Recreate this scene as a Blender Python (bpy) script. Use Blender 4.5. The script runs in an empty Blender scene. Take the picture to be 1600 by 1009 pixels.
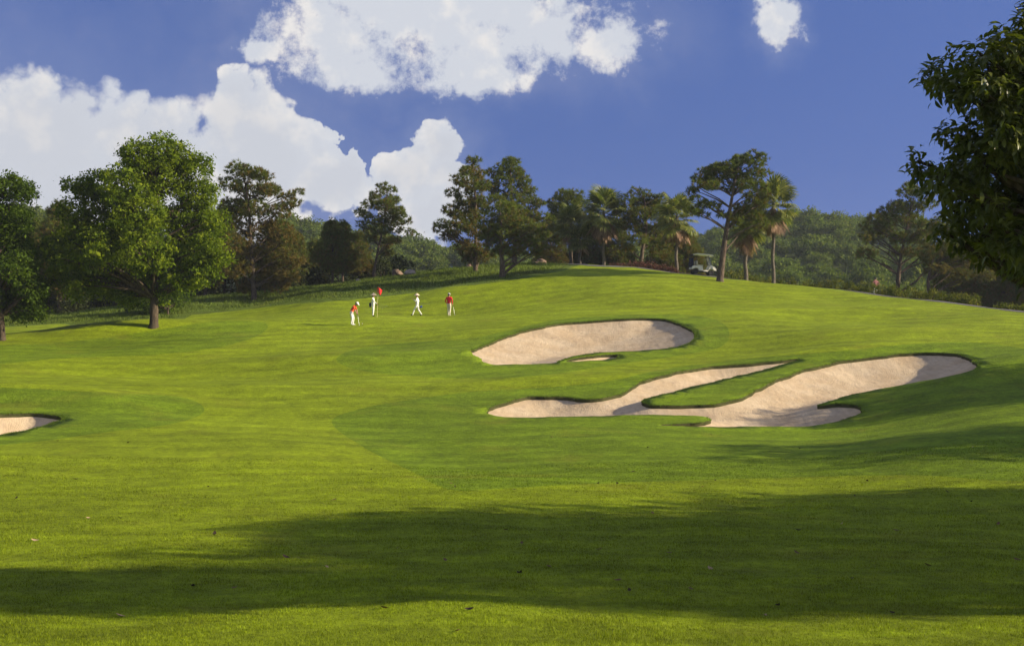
import bpy, bmesh, math, random
import numpy as np
from mathutils import Vector, Matrix, Euler, noise as mnoise
from mathutils.geometry import delaunay_2d_cdt

R = math.radians
scene = bpy.context.scene
COL = scene.collection

# ------------------------------------------------------------------ camera
F = 1931.0                      # focal length in photograph pixels (1600 wide)
cam = bpy.data.cameras.new('camera')
camo = bpy.data.objects.new('camera', cam)
COL.objects.link(camo)
cam.sensor_fit = 'HORIZONTAL'
cam.sensor_width = 36.0
cam.lens = 36.0 * F / 1600.0
cam.clip_start = 0.1
cam.clip_end = 6000
camo.location = (0, 0, 0)
camo.rotation_euler = (R(90), 0, 0)
scene.camera = camo

# ------------------------------------------------------------------ light
SUN_EL, SUN_AZ = R(20), R(-10)    # azimuth measured from +X towards +Y
sd = Vector((math.cos(SUN_EL) * math.cos(SUN_AZ), math.cos(SUN_EL) * math.sin(SUN_AZ), math.sin(SUN_EL)))
sun = bpy.data.lights.new('sun', 'SUN')
sun.energy = 4.6
sun.angle = R(0.6)
sun.color = (1.0, 0.86, 0.64)
suno = bpy.data.objects.new('sun', sun)
suno.rotation_euler = sd.to_track_quat('Z', 'Y').to_euler()
suno.location = (60, 0, 60)
COL.objects.link(suno)

scene.view_settings.view_transform = 'Standard'
scene.view_settings.look = 'None'
scene.view_settings.gamma = 1
scene.view_settings.use_curve_mapping = False
scene.view_settings.exposure = 1.0
EXPO = 2.0 ** scene.view_settings.exposure

# ------------------------------------------------------------------ world: sky with cumulus
world = bpy.data.worlds.new('World')
scene.world = world
world.use_nodes = True
nt = world.node_tree
nt.nodes.clear()


class NB:
    """small helper to chain shader nodes"""
    def __init__(s, nt):
        s.nt = nt

    def n(s, t, **kw):
        x = s.nt.nodes.new(t)
        for k, v in kw.items():
            setattr(x, k, v)
        return x

    def put(s, sock, v):
        if v is None:
            return
        if isinstance(v, bpy.types.NodeSocket):
            s.nt.links.new(v, sock)
        else:
            sock.default_value = v

    def m(s, op, a, b=None, c=None, clamp=False):
        x = s.n('ShaderNodeMath', operation=op)
        x.use_clamp = clamp
        s.put(x.inputs[0], a)
        s.put(x.inputs[1], b)
        s.put(x.inputs[2], c)
        return x.outputs[0]

    def v(s, op, a, b=None, scale=None):
        x = s.n('ShaderNodeVectorMath', operation=op)
        s.put(x.inputs[0], a)
        s.put(x.inputs[1], b)
        if scale is not None:
            s.put(x.inputs['Scale'], scale)
        return x.outputs['Value'] if op in ('LENGTH', 'DOT_PRODUCT', 'DISTANCE') else x.outputs['Vector']

    def noise(s, vec, scale, detail=4, rough=0.55, out='Fac', lac=2.0, dist=0.0):
        x = s.n('ShaderNodeTexNoise')
        s.put(x.inputs['Vector'], vec)
        x.inputs['Scale'].default_value = scale
        x.inputs['Detail'].default_value = detail
        x.inputs['Roughness'].default_value = rough
        x.inputs['Lacunarity'].default_value = lac
        x.inputs['Distortion'].default_value = dist
        return x.outputs[0] if out == 'Fac' else x.outputs['Color']

    def rng(s, val, a, b, c=0.0, d=1.0, smooth=True):
        x = s.n('ShaderNodeMapRange')
        x.interpolation_type = 'SMOOTHSTEP' if smooth else 'LINEAR'
        s.put(x.inputs[0], val)
        for i, q in enumerate((a, b, c, d)):
            s.put(x.inputs[1 + i], q)
        return x.outputs[0]

    def mix(s, f, a, b, blend='MIX'):
        x = s.n('ShaderNodeMix', data_type='RGBA', blend_type=blend)
        s.put(x.inputs[0], f)
        s.put(x.inputs[6], a)
        s.put(x.inputs[7], b)
        return x.outputs[2]

    def ramp(s, f, stops):
        x = s.n('ShaderNodeValToRGB')
        s.put(x.inputs[0], f)
        e = x.color_ramp.elements
        while len(e) < len(stops):
            e.new(0.5)
        for i, (p, c) in enumerate(stops):
            e[i].position = p
            e[i].color = (*c, 1)
        return x.outputs[0]


def build_world():
    b = NB(nt)
    tc = b.n('ShaderNodeTexCoord')
    d = b.v('NORMALIZE', tc.outputs['Generated'])
    # the blue overhead reaches low in this dry air: look the sky model up a little above each direction
    lift = b.v('NORMALIZE', b.v('ADD', b.v('MULTIPLY', d, (1, 1, 0.5)), (0, 0, 0.62)))
    sky = b.n('ShaderNodeTexSky', sky_type='NISHITA')
    sky.sun_disc = False
    sky.sun_elevation = SUN_EL
    sky.sun_rotation = math.pi / 2 - SUN_AZ
    sky.air_density = 1.0
    sky.dust_density = 0.6
    sky.ozone_density = 2.2
    b.put(sky.inputs[0], lift)
    skyc = b.mix(1.0, sky.outputs[0], (0.63, 0.68, 1.07, 1), 'MULTIPLY')
    sep = b.n('ShaderNodeSeparateXYZ')
    b.put(sep.inputs[0], d)
    x, y, z = sep.outputs
    az = b.m('ARCTAN2', x, y)
    el = b.m('ARCSINE', z)
    com = b.n('ShaderNodeCombineXYZ')
    b.put(com.inputs[0], az)
    b.put(com.inputs[1], el)
    w1 = b.v('SUBTRACT', b.noise(d, 9.0, 3, 0.55, 'Color'), (0.5, 0.5, 0.5))
    w2 = b.v('SUBTRACT', b.noise(d, 40.0, 4, 0.6, 'Color'), (0.5, 0.5, 0.5))
    p = b.v('ADD', com.outputs[0], b.v('ADD', b.v('SCALE', w1, scale=0.075), b.v('SCALE', w2, scale=0.034)))
    p = b.v('MULTIPLY', p, (1, 1, 0))

    def group(ells):
        acc = None
        for (u, v, ru, rv) in ells:
            a = math.atan((u - 800) / F)
            e = math.atan((505 - v) / F * math.cos(a))
            q = b.v('MULTIPLY', b.v('SUBTRACT', p, (a, e, 0)), (F / ru, F / rv, 0))
            t = b.m('SUBTRACT', 1.0, b.v('LENGTH', q))
            acc = t if acc is None else b.m('SMOOTH_MAX', acc, t, 0.12)
        return acc
    cumulus = group([(90, 330, 230, 110), (-60, 380, 200, 120), (250, 340, 150, 90), (60, 230, 175, 150), (-120, 260, 260, 200), (230, 265, 160, 125), (370, 215, 115, 110), (420, 265, 130, 110),
                     (330, 330, 170, 90), (520, 280, 75, 55), (545, 265, 38, 40), (640, 280, 85, 55), (700, 235, 52, 50), (660, 335, 75, 45), (705, 290, 50, 55)])
    wispy = group([(540, 60, 150, 90), (660, 25, 260, 95), (860, 35, 160, 95), (730, 95, 110, 60), (965, 65, 75, 65),
                   (1216, 34, 36, 40), (395, 80, 70, 30), (570, 118, 110, 45), (770, 125, 90, 40)])
    det = b.noise(d, 26.0, 7, 0.62)
    det2 = b.noise(d, 48.0, 9, 0.72)
    vo = b.n('ShaderNodeTexVoronoi', feature='F1')
    b.put(vo.inputs['Vector'], b.v('ADD', d, b.v('SCALE', w2, scale=0.03)))
    vo.inputs['Scale'].default_value = 34.0
    vo.inputs['Detail'].default_value = 1.0
    puff = b.m('SUBTRACT', 0.42, vo.outputs['Distance'])
    fc = b.m('ADD', cumulus, b.m('ADD', b.m('MULTIPLY', b.m('SUBTRACT', det, 0.5), 0.5), b.m('MULTIPLY', puff, 0.45)))
    soft = b.rng(b.noise(d, 6.0, 3), 0.42, 0.62, 0.05, 0.5)
    low = b.rng(el, 0.04, 0.12, 0.22, 0.0)
    mc = b.rng(fc, 0.0, b.m('MAXIMUM', b.m('ADD', b.m('MULTIPLY', soft, 0.5), 0.05), low))
    holes = b.m('MULTIPLY', b.m('SUBTRACT', b.noise(d, 11.0, 5, 0.6), 0.5), 1.6)
    fw = b.m('ADD', b.m('ADD', wispy, holes), b.m('MULTIPLY', b.m('SUBTRACT', det2, 0.5), 1.7))
    mw = b.rng(b.m('SUBTRACT', fw, 0.13), -0.15, 0.45)
    # broken cloud goes on out of view, its cover raised for white fill light
    rest = b.rng(b.noise(d, 3.2, 7, 0.58), 0.47, 0.58)
    off = b.m('MAXIMUM', b.rng(b.m('ABSOLUTE', az), 0.50, 0.62), b.rng(el, 0.33, 0.45))
    rest = b.m('MULTIPLY', b.m('MULTIPLY', rest, off), b.rng(el, 0.0, 0.08))
    veil = b.m('MULTIPLY', b.rng(b.m('ADD', b.m('MAXIMUM', wispy, cumulus), b.m('MULTIPLY', b.m('SUBTRACT', b.noise(d, 8.0, 6, 0.65), 0.5), 1.6)), -1.0, 0.6), 0.12)
    mask = b.m('MAXIMUM', b.m('MAXIMUM', b.m('MAXIMUM', mc, mw), rest), veil, clamp=True)
    toward = b.v('ADD', d, (0.022, 0.0, 0.014))
    shade = b.m('SUBTRACT', b.noise(d, 13.0, 5, 0.6), b.noise(toward, 13.0, 5, 0.6))  # sunward sides lighter, far sides greyer: light and shade put into the cloud colour
    body = b.m('ADD', b.m('ADD', b.m('MULTIPLY', b.noise(d, 7.0, 5, 0.5), 0.6), b.m('MULTIPLY', puff, 0.25)), b.m('MULTIPLY', det, 0.4))
    body = b.m('ADD', body, b.m('MULTIPLY', shade, 0.9))
    depth = b.rng(cumulus, 0.1, 0.75)
    k = 1.0 / EXPO
    lit = b.mix(b.rng(body, 0.36, 0.62), (0.645 * k, 0.675 * k, 0.745 * k, 1), (0.84 * k, 0.815 * k, 0.80 * k, 1))
    cc = b.mix(b.m('MULTIPLY', depth, 0.45), lit, (0.55 * k, 0.57 * k, 0.63 * k, 1))
    bg1 = b.n('ShaderNodeBackground')
    b.put(bg1.inputs[0], skyc)
    bg1.inputs[1].default_value = 0.085
    bg2 = b.n('ShaderNodeBackground')
    b.put(bg2.inputs[0], cc)
    bg2.inputs[1].default_value = 1.0
    mx = b.n('ShaderNodeMixShader')
    b.put(mx.inputs[0], mask)
    b.put(mx.inputs[1], bg1.outputs[0])
    b.put(mx.inputs[2], bg2.outputs[0])
    out = b.n('ShaderNodeOutputWorld')
    b.put(out.inputs[0], mx.outputs[0])


build_world()

# ------------------------------------------------------------------ general helpers
def tag(o, label=None, cat=None, group=None, kind=None):
    if label:
        o['label'] = label
    if cat:
        o['category'] = cat
    if group:
        o['group'] = group
    if kind:
        o['kind'] = kind
    return o


def link(name, me, mat=None, parent=None):
    o = bpy.data.objects.new(name, me)
    COL.objects.link(o)
    if mat is not None and me is not None and len(me.materials) == 0:
        for mm in (mat if isinstance(mat, (list, tuple)) else [mat]):
            me.materials.append(mm)
    if parent is not None:
        o.parent = parent
    return o


def empty(name, loc=(0, 0, 0), rz=0.0, scale=1.0):
    o = bpy.data.objects.new(name, None)
    COL.objects.link(o)
    o.empty_display_size = 0.3
    o.location = loc
    o.rotation_euler = (0, 0, rz)
    o.scale = (scale,) * 3
    return o


def np_mesh(name, V, Fc, smooth=False, tint=None, matidx=None):
    V = np.asarray(V, dtype=np.float32)
    Fc = np.asarray(Fc, dtype=np.int32)
    me = bpy.data.meshes.new(name)
    n, k = Fc.shape
    me.vertices.add(len(V))
    me.vertices.foreach_set('co', V.ravel())
    me.loops.add(n * k)
    me.loops.foreach_set('vertex_index', Fc.ravel())
    me.polygons.add(n)
    me.polygons.foreach_set('loop_start', np.arange(n, dtype=np.int32) * k)
    if smooth:
        me.polygons.foreach_set('use_smooth', np.ones(n, dtype=bool))
    if matidx is not None:
        me.polygons.foreach_set('material_index', np.asarray(matidx, dtype=np.int32))
    me.update(calc_edges=True)
    if tint is not None:
        a = me.attributes.new('tint', 'FLOAT', 'POINT')
        a.data.foreach_set('value', np.asarray(tint, dtype=np.float32))
    return me


class MB:
    """collects tubes, boxes and prisms into one mesh"""
    def __init__(s):
        s.v = []
        s.f = []
        s.mi = []

    def add(s, vs, fs, mi=0):
        o = len(s.v)
        s.v += [tuple(q) for q in vs]
        s.f += [tuple(o + i for i in f) for f in fs]
        s.mi += [mi] * len(fs)

    def tube(s, pts, rad, sides=8, cap=True, mi=0):
        pts = [Vector(q) for q in pts]
        n = len(pts)
        rad = rad if hasattr(rad, '__len__') else [rad] * n
        vs = []
        fs = []
        up = Vector((0.31, 0.87, 0.12)).normalized()
        for i in range(n):
            t = (pts[min(i + 1, n - 1)] - pts[max(i - 1, 0)]).normalized()
            a = t.cross(up)
            if a.length < 0.05:
                a = t.cross(Vector((1, 0, 0)))
            a.normalize()
            c = t.cross(a)
            for j in range(sides):
                q = 2 * math.pi * j / sides
                vs.append(pts[i] + (a * math.cos(q) + c * math.sin(q)) * rad[i])
        for i in range(n - 1):
            for j in range(sides):
                k = (j + 1) % sides
                fs.append((i * sides + j, i * sides + k, (i + 1) * sides + k, (i + 1) * sides + j))
        if cap:
            fs.append(tuple(range(sides))[::-1])
            fs.append(tuple((n - 1) * sides + j for j in range(sides)))
        s.add(vs, fs, mi)

    def prism(s, prof, y0, y1, mi=0):
        """side profile in x,z extruded along y"""
        n = len(prof)
        vs = [(x, y0, z) for x, z in prof] + [(x, y1, z) for x, z in prof]
        fs = [tuple(range(n))[::-1], tuple(range(n, 2 * n))]
        for i in range(n):
            j = (i + 1) % n
            fs.append((i, j, n + j, n + i))
        s.add(vs, fs, mi)

    def box(s, x0, x1, y0, y1, z0, z1, mi=0):
        s.prism([(x0, z0), (x1, z0), (x1, z1), (x0, z1)], y0, y1, mi)

    def lathe(s, prof, sides=14, c=(0, 0, 0), axis='z', mi=0):
        vs = []
        for r, h in prof:
            for j in range(sides):
                q = 2 * math.pi * j / sides
                a, e = r * math.cos(q), r * math.sin(q)
                p = (a, e, h) if axis == 'z' else (a, h, e)
                vs.append((c[0] + p[0], c[1] + p[1], c[2] + p[2]))
        fs = []
        n = len(prof)
        for i in range(n - 1):
            for j in range(sides):
                k = (j + 1) % sides
                fs.append((i * sides + j, i * sides + k, (i + 1) * sides + k, (i + 1) * sides + j))
        fs.append(tuple(range(sides))[::-1])
        fs.append(tuple((n - 1) * sides + j for j in range(sides)))
        s.add(vs, fs, mi)

    def mesh(s, name, smooth=True, bevel=0.0, seg=2):
        me = bpy.data.meshes.new(name)
        me.from_pydata(s.v, [], s.f)
        bm = bmesh.new()
        bm.from_mesh(me)
        for f, mi in zip(bm.faces, s.mi):
            f.material_index = mi
        bmesh.ops.recalc_face_normals(bm, faces=bm.faces)
        if bevel:
            es = [e for e in bm.edges if len(e.link_faces) == 2 and e.calc_face_angle(0) > 0.5]
            bmesh.ops.bevel(bm, geom=es, offset=bevel, segments=seg, affect='EDGES', clamp_overlap=True)
        for f in bm.faces:
            f.smooth = smooth
        bm.to_mesh(me)
        bm.free()
        if smooth:
            try:
                me.set_sharp_from_angle(angle=R(40))
            except Exception:
                pass
        me.update()
        return me


def smooth_np(x, a, b):
    t = np.clip((x - a) / (b - a), 0, 1)
    return t * t * (3 - 2 * t)


# ------------------------------------------------------------------ materials
def new_mat(name):
    m = bpy.data.materials.new(name)
    m.use_nodes = True
    m.node_tree.nodes.clear()
    return m, NB(m.node_tree)


def finish(b, shader):
    o = b.n('ShaderNodeOutputMaterial')
    b.put(o.inputs[0], shader)


def principled(b, color, rough=0.7, spec=0.3, metal=0.0, normal=None, alpha=None, trans=None):
    p = b.n('ShaderNodeBsdfPrincipled')
    b.put(p.inputs['Base Color'], color)
    b.put(p.inputs['Roughness'], rough)
    b.put(p.inputs['Specular IOR Level'], spec)
    b.put(p.inputs['Metallic'], metal)
    b.put(p.inputs['Normal'], normal)
    if trans:
        b.put(p.inputs['Transmission Weight'], trans)
    return p.outputs[0]


def leaf_mat(name, stops, transl=0.35, rough=0.7, spec=0.08):
    m, b = new_mat(name)
    a = b.n('ShaderNodeAttribute', attribute_name='tint')
    oi = b.n('ShaderNodeObjectInfo')
    f = b.m('ADD', a.outputs['Fac'], b.m('MULTIPLY', b.m('SUBTRACT', oi.outputs['Random'], 0.5), 0.22), clamp=True)
    c = b.ramp(f, stops)
    pr = principled(b, c, rough, spec)
    tr = b.n('ShaderNodeBsdfTranslucent')
    b.put(tr.inputs[0], b.mix(1.0, c, (1.15, 1.25, 0.55, 1), 'MULTIPLY'))
    mx = b.n('ShaderNodeMixShader')
    mx.inputs[0].default_value = transl
    b.put(mx.inputs[1], pr)
    b.put(mx.inputs[2], tr.outputs[0])
    finish(b, mx.outputs[0])
    return m


def bark_mat(name, c0, c1, scale=4.0):
    m, b = new_mat(name)
    tc = b.n('ShaderNodeTexCoord')
    p = b.v('MULTIPLY', tc.outputs['Object'], (1, 1, 0.25))
    nz = b.noise(p, scale * 3, 6, 0.65)
    nz2 = b.noise(tc.outputs['Object'], scale * 0.4, 3)
    c = b.mix(b.rng(nz, 0.35, 0.65), (*c0, 1), (*c1, 1))
    c = b.mix(b.rng(nz2, 0.45, 0.7, 0, 0.5), c, (c1[0] * 0.7, c1[1] * 0.85, c1[2] * 0.7, 1))
    bp = b.n('ShaderNodeBump')
    bp.inputs['Strength'].default_value = 0.8
    bp.inputs['Distance'].default_value = 0.04
    b.put(bp.inputs['Height'], nz)
    finish(b, principled(b, c, 0.9, 0.15, normal=bp.outputs[0]))
    return m


def plain(name, c, rough=0.6, spec=0.3, metal=0.0, var=0.12, scale=6.0):
    m, b = new_mat(name)
    tc = b.n('ShaderNodeTexCoord')
    nz = b.noise(tc.outputs['Object'], scale, 4, 0.6)
    k = b.rng(nz, 0.25, 0.75, 1 - var, 1 + var, False)
    cc = b.v('SCALE', (c[0], c[1], c[2]), scale=k)
    finish(b, principled(b, cc, rough, spec, metal))
    return m


M = {}
M['broadleaf'] = leaf_mat('broadleaf_foliage', [(0.0, (0.040, 0.066, 0.006)), (0.5, (0.108, 0.160, 0.010)), (1.0, (0.205, 0.250, 0.014))], 0.45)
M['leftleaf'] = leaf_mat('dark_broadleaf_foliage', [(0.0, (0.030, 0.052, 0.006)), (0.5, (0.066, 0.110, 0.010)), (1.0, (0.125, 0.175, 0.016))], 0.4)
M['pine'] = leaf_mat('pine_needles', [(0.0, (0.160, 0.112, 0.032)), (0.35, (0.115, 0.108, 0.022)), (0.65, (0.082, 0.108, 0.020)), (1.0, (0.135, 0.165, 0.028))], 0.36)
M['forest'] = leaf_mat('forest_foliage', [(0.0, (0.045, 0.072, 0.012)), (0.5, (0.088, 0.130, 0.016)), (1.0, (0.155, 0.180, 0.022))], 0.35)
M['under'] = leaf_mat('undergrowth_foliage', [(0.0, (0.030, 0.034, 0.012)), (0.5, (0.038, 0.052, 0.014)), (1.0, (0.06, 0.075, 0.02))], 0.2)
M['glossy'] = leaf_mat('glossy_leaf', [(0.0, (0.055, 0.068, 0.012)), (0.5, (0.085, 0.108, 0.018)), (1.0, (0.145, 0.155, 0.030))], 0.38, 0.4, 0.35)
M['hedge'] = leaf_mat('hedge_foliage', [(0.0, (0.05, 0.07, 0.012)), (0.5, (0.10, 0.12, 0.015)), (1.0, (0.20, 0.19, 0.025))], 0.35)
M['palm'] = leaf_mat('palm_frond_green', [(0.0, (0.060, 0.088, 0.020)), (0.5, (0.120, 0.150, 0.030)), (1.0, (0.30, 0.28, 0.08))], 0.35, 0.5, 0.25)
M['palmdry'] = leaf_mat('palm_frond_dry', [(0.0, (0.13, 0.08, 0.055)), (0.5, (0.24, 0.15, 0.10)), (1.0, (0.36, 0.25, 0.17))], 0.25, 0.8, 0.1)
M['dryplant'] = leaf_mat('dry_red_foliage', [(0.0, (0.07, 0.03, 0.025)), (0.5, (0.12, 0.05, 0.04)), (1.0, (0.17, 0.085, 0.06))], 0.2)
M['bark'] = bark_mat('pine_bark', (0.045, 0.032, 0.024), (0.13, 0.095, 0.07))
M['bark2'] = bark_mat('broadleaf_bark', (0.035, 0.026, 0.018), (0.095, 0.07, 0.048))
M['palmbark'] = bark_mat('palm_bark', (0.06, 0.05, 0.04), (0.17, 0.14, 0.115), 6)

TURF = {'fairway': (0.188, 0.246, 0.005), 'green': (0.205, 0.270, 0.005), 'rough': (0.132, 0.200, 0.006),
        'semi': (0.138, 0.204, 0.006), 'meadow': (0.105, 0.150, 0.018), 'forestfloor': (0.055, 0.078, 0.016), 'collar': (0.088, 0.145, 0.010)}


def turf_variation(b, pos, base):
    big = b.noise(pos, 0.10, 4, 0.55)
    mid = b.noise(pos, 0.9, 5, 0.6)
    fine = b.noise(pos, 9.0, 5, 0.7)
    streak = b.noise(b.v('MULTIPLY', pos, (0.22, 1.0, 1.0)), 1.6, 4, 0.6)
    k = b.m('MULTIPLY', b.rng(big, 0.3, 0.7, 0.83, 1.15, False), b.rng(mid, 0.3, 0.7, 0.80, 1.20, False))
    k = b.m('MULTIPLY', k, b.rng(fine, 0.25, 0.75, 0.76, 1.24, False))
    k = b.m('MULTIPLY', k, b.rng(streak, 0.3, 0.7, 0.88, 1.12, False))
    tuft = b.noise(pos, 3.6, 5, 0.75)
    mow = b.n('ShaderNodeTexWave', wave_type='BANDS', bands_direction='Y')
    b.put(mow.inputs[0], b.v('ADD', b.v('MULTIPLY', pos, (0.12, 1.0, 0.0)), b.v('SCALE', b.noise(pos, 0.06, 2, 0.5, 'Color'), scale=9.0)))
    mow.inputs['Scale'].default_value = 0.16
    mow.inputs['Distortion'].default_value = 0.6
    k = b.m('MULTIPLY', k, b.rng(mow.outputs['Fac'], 0.25, 0.75, 0.92, 1.07))
    spot = b.rng(b.noise(pos, 1.7, 6, 0.8), 0.66, 0.74, 1.0, 0.62)
    k = b.m('MULTIPLY', k, spot)
    k = b.m('MULTIPLY', k, b.rng(tuft, 0.3, 0.7, 0.78, 1.22, False))
    c = b.v('SCALE', base, scale=k)
    dry = b.m('MULTIPLY', b.rng(b.noise(pos, 0.35, 5, 0.65), 0.52, 0.74), 0.32)
    c = b.mix(dry, c, (0.215, 0.195, 0.020, 1))
    return c, fine, mid


def turf_mat():
    m, b = new_mat('mown_turf')
    geo = b.n('ShaderNodeNewGeometry')
    pos = geo.outputs['Position']
    at = b.n('ShaderNodeAttribute', attribute_name='zone')
    c, fine, mid = turf_variation(b, pos, at.outputs['Color'])
    vf = b.noise(pos, 45.0, 3, 0.7)
    h = b.m('ADD', b.m('MULTIPLY', fine, 0.6), b.m('ADD', b.m('MULTIPLY', vf, 0.25), b.m('MULTIPLY', mid, 0.9)))
    bp = b.n('ShaderNodeBump')
    bp.inputs['Strength'].default_value = 0.8
    bp.inputs['Distance'].default_value = 0.12
    b.put(bp.inputs['Height'], h)
    finish(b, principled(b, c, 0.85, 0.12, normal=bp.outputs[0]))
    return m


def blade_mat():
    m, b = new_mat('grass_blade')
    geo = b.n('ShaderNodeNewGeometry')
    at = b.n('ShaderNodeAttribute', attribute_name='zone')
    tn = b.n('ShaderNodeAttribute', attribute_name='tint')
    c, _, _ = turf_variation(b, geo.outputs['Position'], at.outputs['Color'])
    c = b.v('SCALE', c, scale=b.rng(tn.outputs['Fac'], 0, 1, 0.55, 1.45, False))
    pr = principled(b, c, 0.6, 0.18)
    tr = b.n('ShaderNodeBsdfTranslucent')
    b.put(tr.inputs[0], c)
    mx = b.n('ShaderNodeMixShader')
    mx.inputs[0].default_value = 0.35
    b.put(mx.inputs[1], pr)
    b.put(mx.inputs[2], tr.outputs[0])
    finish(b, mx.outputs[0])
    return m


def sand_mat():
    m, b = new_mat('bunker_sand')
    geo = b.n('ShaderNodeNewGeometry')
    pos = geo.outputs['Position']
    st = b.noise(pos, 0.6, 6, 0.62)
    st2 = b.noise(pos, 2.6, 5, 0.65)
    gr = b.noise(pos, 60, 2, 0.7)
    c = b.mix(b.rng(st, 0.36, 0.66), (0.525, 0.415, 0.275, 1), (0.455, 0.34, 0.21, 1))
    c = b.mix(b.rng(st2, 0.50, 0.72, 0, 0.55), c, (0.37, 0.275, 0.19, 1))
    run = b.noise(b.v('MULTIPLY', pos, (3.2, 0.5, 0.5)), 1.3, 5, 0.7)
    c = b.v('SCALE', c, scale=b.rng(run, 0.3, 0.7, 0.86, 1.12, False))
    c = b.v('SCALE', c, scale=b.rng(gr, 0.2, 0.8, 0.9, 1.1, False))
    # rake furrows, bent by the slope
    wv = b.n('ShaderNodeTexWave', wave_type='BANDS', bands_direction='X')
    b.put(wv.inputs[0], b.v('ADD', pos, b.v('SCALE', b.noise(pos, 0.25, 2, 0.5, 'Color'), scale=6.0)))
    wv.inputs['Scale'].default_value = 2.4
    wv.inputs['Distortion'].default_value = 1.2
    wv.inputs['Detail'].default_value = 3
    wv.inputs['Detail Scale'].default_value = 2
    h = b.m('ADD', b.m('MULTIPLY', wv.outputs['Fac'], 0.06), b.m('ADD', b.m('MULTIPLY', st2, 0.9), b.m('MULTIPLY', b.noise(pos, 14, 4, 0.7), 0.22)))
    bp = b.n('ShaderNodeBump')
    bp.inputs['Strength'].default_value = 0.7
    bp.inputs['Distance'].default_value = 0.09
    b.put(bp.inputs['Height'], h)
    finish(b, principled(b, c, 0.95, 0.1, normal=bp.outputs[0]))
    return m


M['turf'] = turf_mat()
M['blade'] = blade_mat()
M['sand'] = sand_mat()
M['soil'] = plain('lip_soil', (0.055, 0.055, 0.022), 0.95, 0.05, var=0.4, scale=3)
M['asphalt'] = plain('path_concrete', (0.11, 0.10, 0.098), 0.9, 0.2, var=0.2, scale=1.5)

# ------------------------------------------------------------------ terrain
# (photo column, photo row, distance): measured points of the ground
CP = []
for u in (-150, 200, 500, 800, 1100, 1400, 1750):
    CP += [(u, 1009, 15.0), (u, 940, 18.6), (u, 870, 23.2), (u, 800, 30.0), (u, 760, 35.6)]
CP += [(0, 700, 44), (0, 650, 52), (0, 610, 60), (0, 570, 70), (0, 545, 80), (0, 524, 92), (0, 508, 106), (-200, 650, 50), (-200, 560, 74),
       (200, 700, 44.5), (200, 650, 53), (200, 600, 63), (200, 560, 74), (200, 530, 85), (240, 511, 94), (240, 495, 108),
       (400, 700, 45), (400, 650, 54), (400, 600, 64), (400, 560, 74), (400, 530, 83), (405, 506, 92), (420, 490, 106),
       (600, 700, 45), (600, 650, 54), (600, 600, 64), (600, 560, 73), (600, 530, 81), (550, 509, 88), (583, 496, 95), (652, 495, 97), (700, 494, 98),
       (800, 700, 45), (800, 655, 53), (800, 620, 59), (800, 572, 69), (800, 540, 76), (800, 508, 84), (800, 492, 93),
       (1000, 700, 45), (1000, 655, 53), (1000, 610, 60), (1000, 570, 68), (1000, 540, 74.5), (1000, 502, 83), (1000, 486, 92),
       (1150, 515, 79), (1150, 545, 73), (1150, 570, 67.5), (1150, 480, 92),
       (1300, 470, 99), (1300, 500, 84), (1300, 550, 70), (1300, 600, 60), (1300, 668, 51), (1300, 720, 41),
       (1500, 490, 88), (1500, 530, 72), (1500, 570, 63), (1500, 620, 53), (1500, 680, 44),
       (1620, 497, 83), (1620, 520, 74), (1620, 560, 62), (1620, 610, 53), (1620, 650, 47), (1620, 700, 41), (1620, 745, 35.5),
       (1800, 560, 58), (1800, 650, 45), (1800, 510, 74),
       (110, 493, 125), (300, 466, 122), (397, 470, 115), (480, 470, 108), (530, 447, 127), (620, 431, 129), (560, 468, 108), (640, 462, 108),
       (740, 425, 119), (785, 432, 112), (700, 452, 107), (860, 413, 124), (850, 441, 107), (950, 440, 105), (1000, 470, 96), (1100, 460, 99),
       (880, 480, 95), (1200, 470, 97), (950, 416, 126),
       (930, 415, 128), (1000, 420, 122), (1075, 429, 116), (1125, 440, 106), (1165, 439, 110), (1208, 443, 110), (1200, 451, 117),
       (1330, 456, 108), (1450, 469, 97), (1600, 492, 84), (1750, 515, 75)]
PTS = [((u - 800) / F * d, d, (505 - v) / F * d) for u, v, d in CP]
PTS += [((1370 - 800) / F * 126, 126, 0.6), ((1500 - 800) / F * 112, 112, 0.2), ((1700 - 800) / F * 100, 100, -1.0),
        (-46, 145, 0.6), (-22, 150, 3.0), (4, 150, 2.6), (22, 142, 0.6), (38, 138, -2.4), (60, 130, -3),
        (-60, 20, -3.6), (60, 20, -3.2), (62, 60, -0.5), (-62, 60, -3.0), (0, 0, -1.7), (-40, 0, -2.2), (40, 0, -2.2),
        (-40, -30, -2), (40, -30, -2), (0, -30, -1.6), (-72, 110, 0), (75, 110, -1), (0, 8, -2.85), (-8, 8, -2.9), (8, 8, -2.9)]
PTS = np.array(PTS)


def tps_fit(P, lam=0.02):
    n = len(P)
    D = np.hypot(P[:, None, 0] - P[None, :, 0], P[:, None, 1] - P[None, :, 1])
    K = np.where(D > 0, D * D * np.log(D + 1e-9), 0) + lam * np.eye(n) * 10
    A = np.zeros((n + 3, n + 3))
    A[:n, :n] = K
    A[:n, n] = 1
    A[:n, n + 1:] = P[:, :2]
    A[n, :n] = 1
    A[n + 1:, :n] = P[:, :2].T
    return np.linalg.solve(A, np.concatenate([P[:, 2], np.zeros(3)]))


TW = tps_fit(PTS)
AZK = np.array([-0.7, -0.42, -0.29, -0.18, -0.083, -0.02, 0.05, 0.13, 0.2, 0.275, 0.36, 0.45, 0.7])
CRK = np.array([30.0, 29, 28, 25, 20.5, 18.5, 18, 20, 25.5, 26.5, 25, 22, 22])


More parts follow.
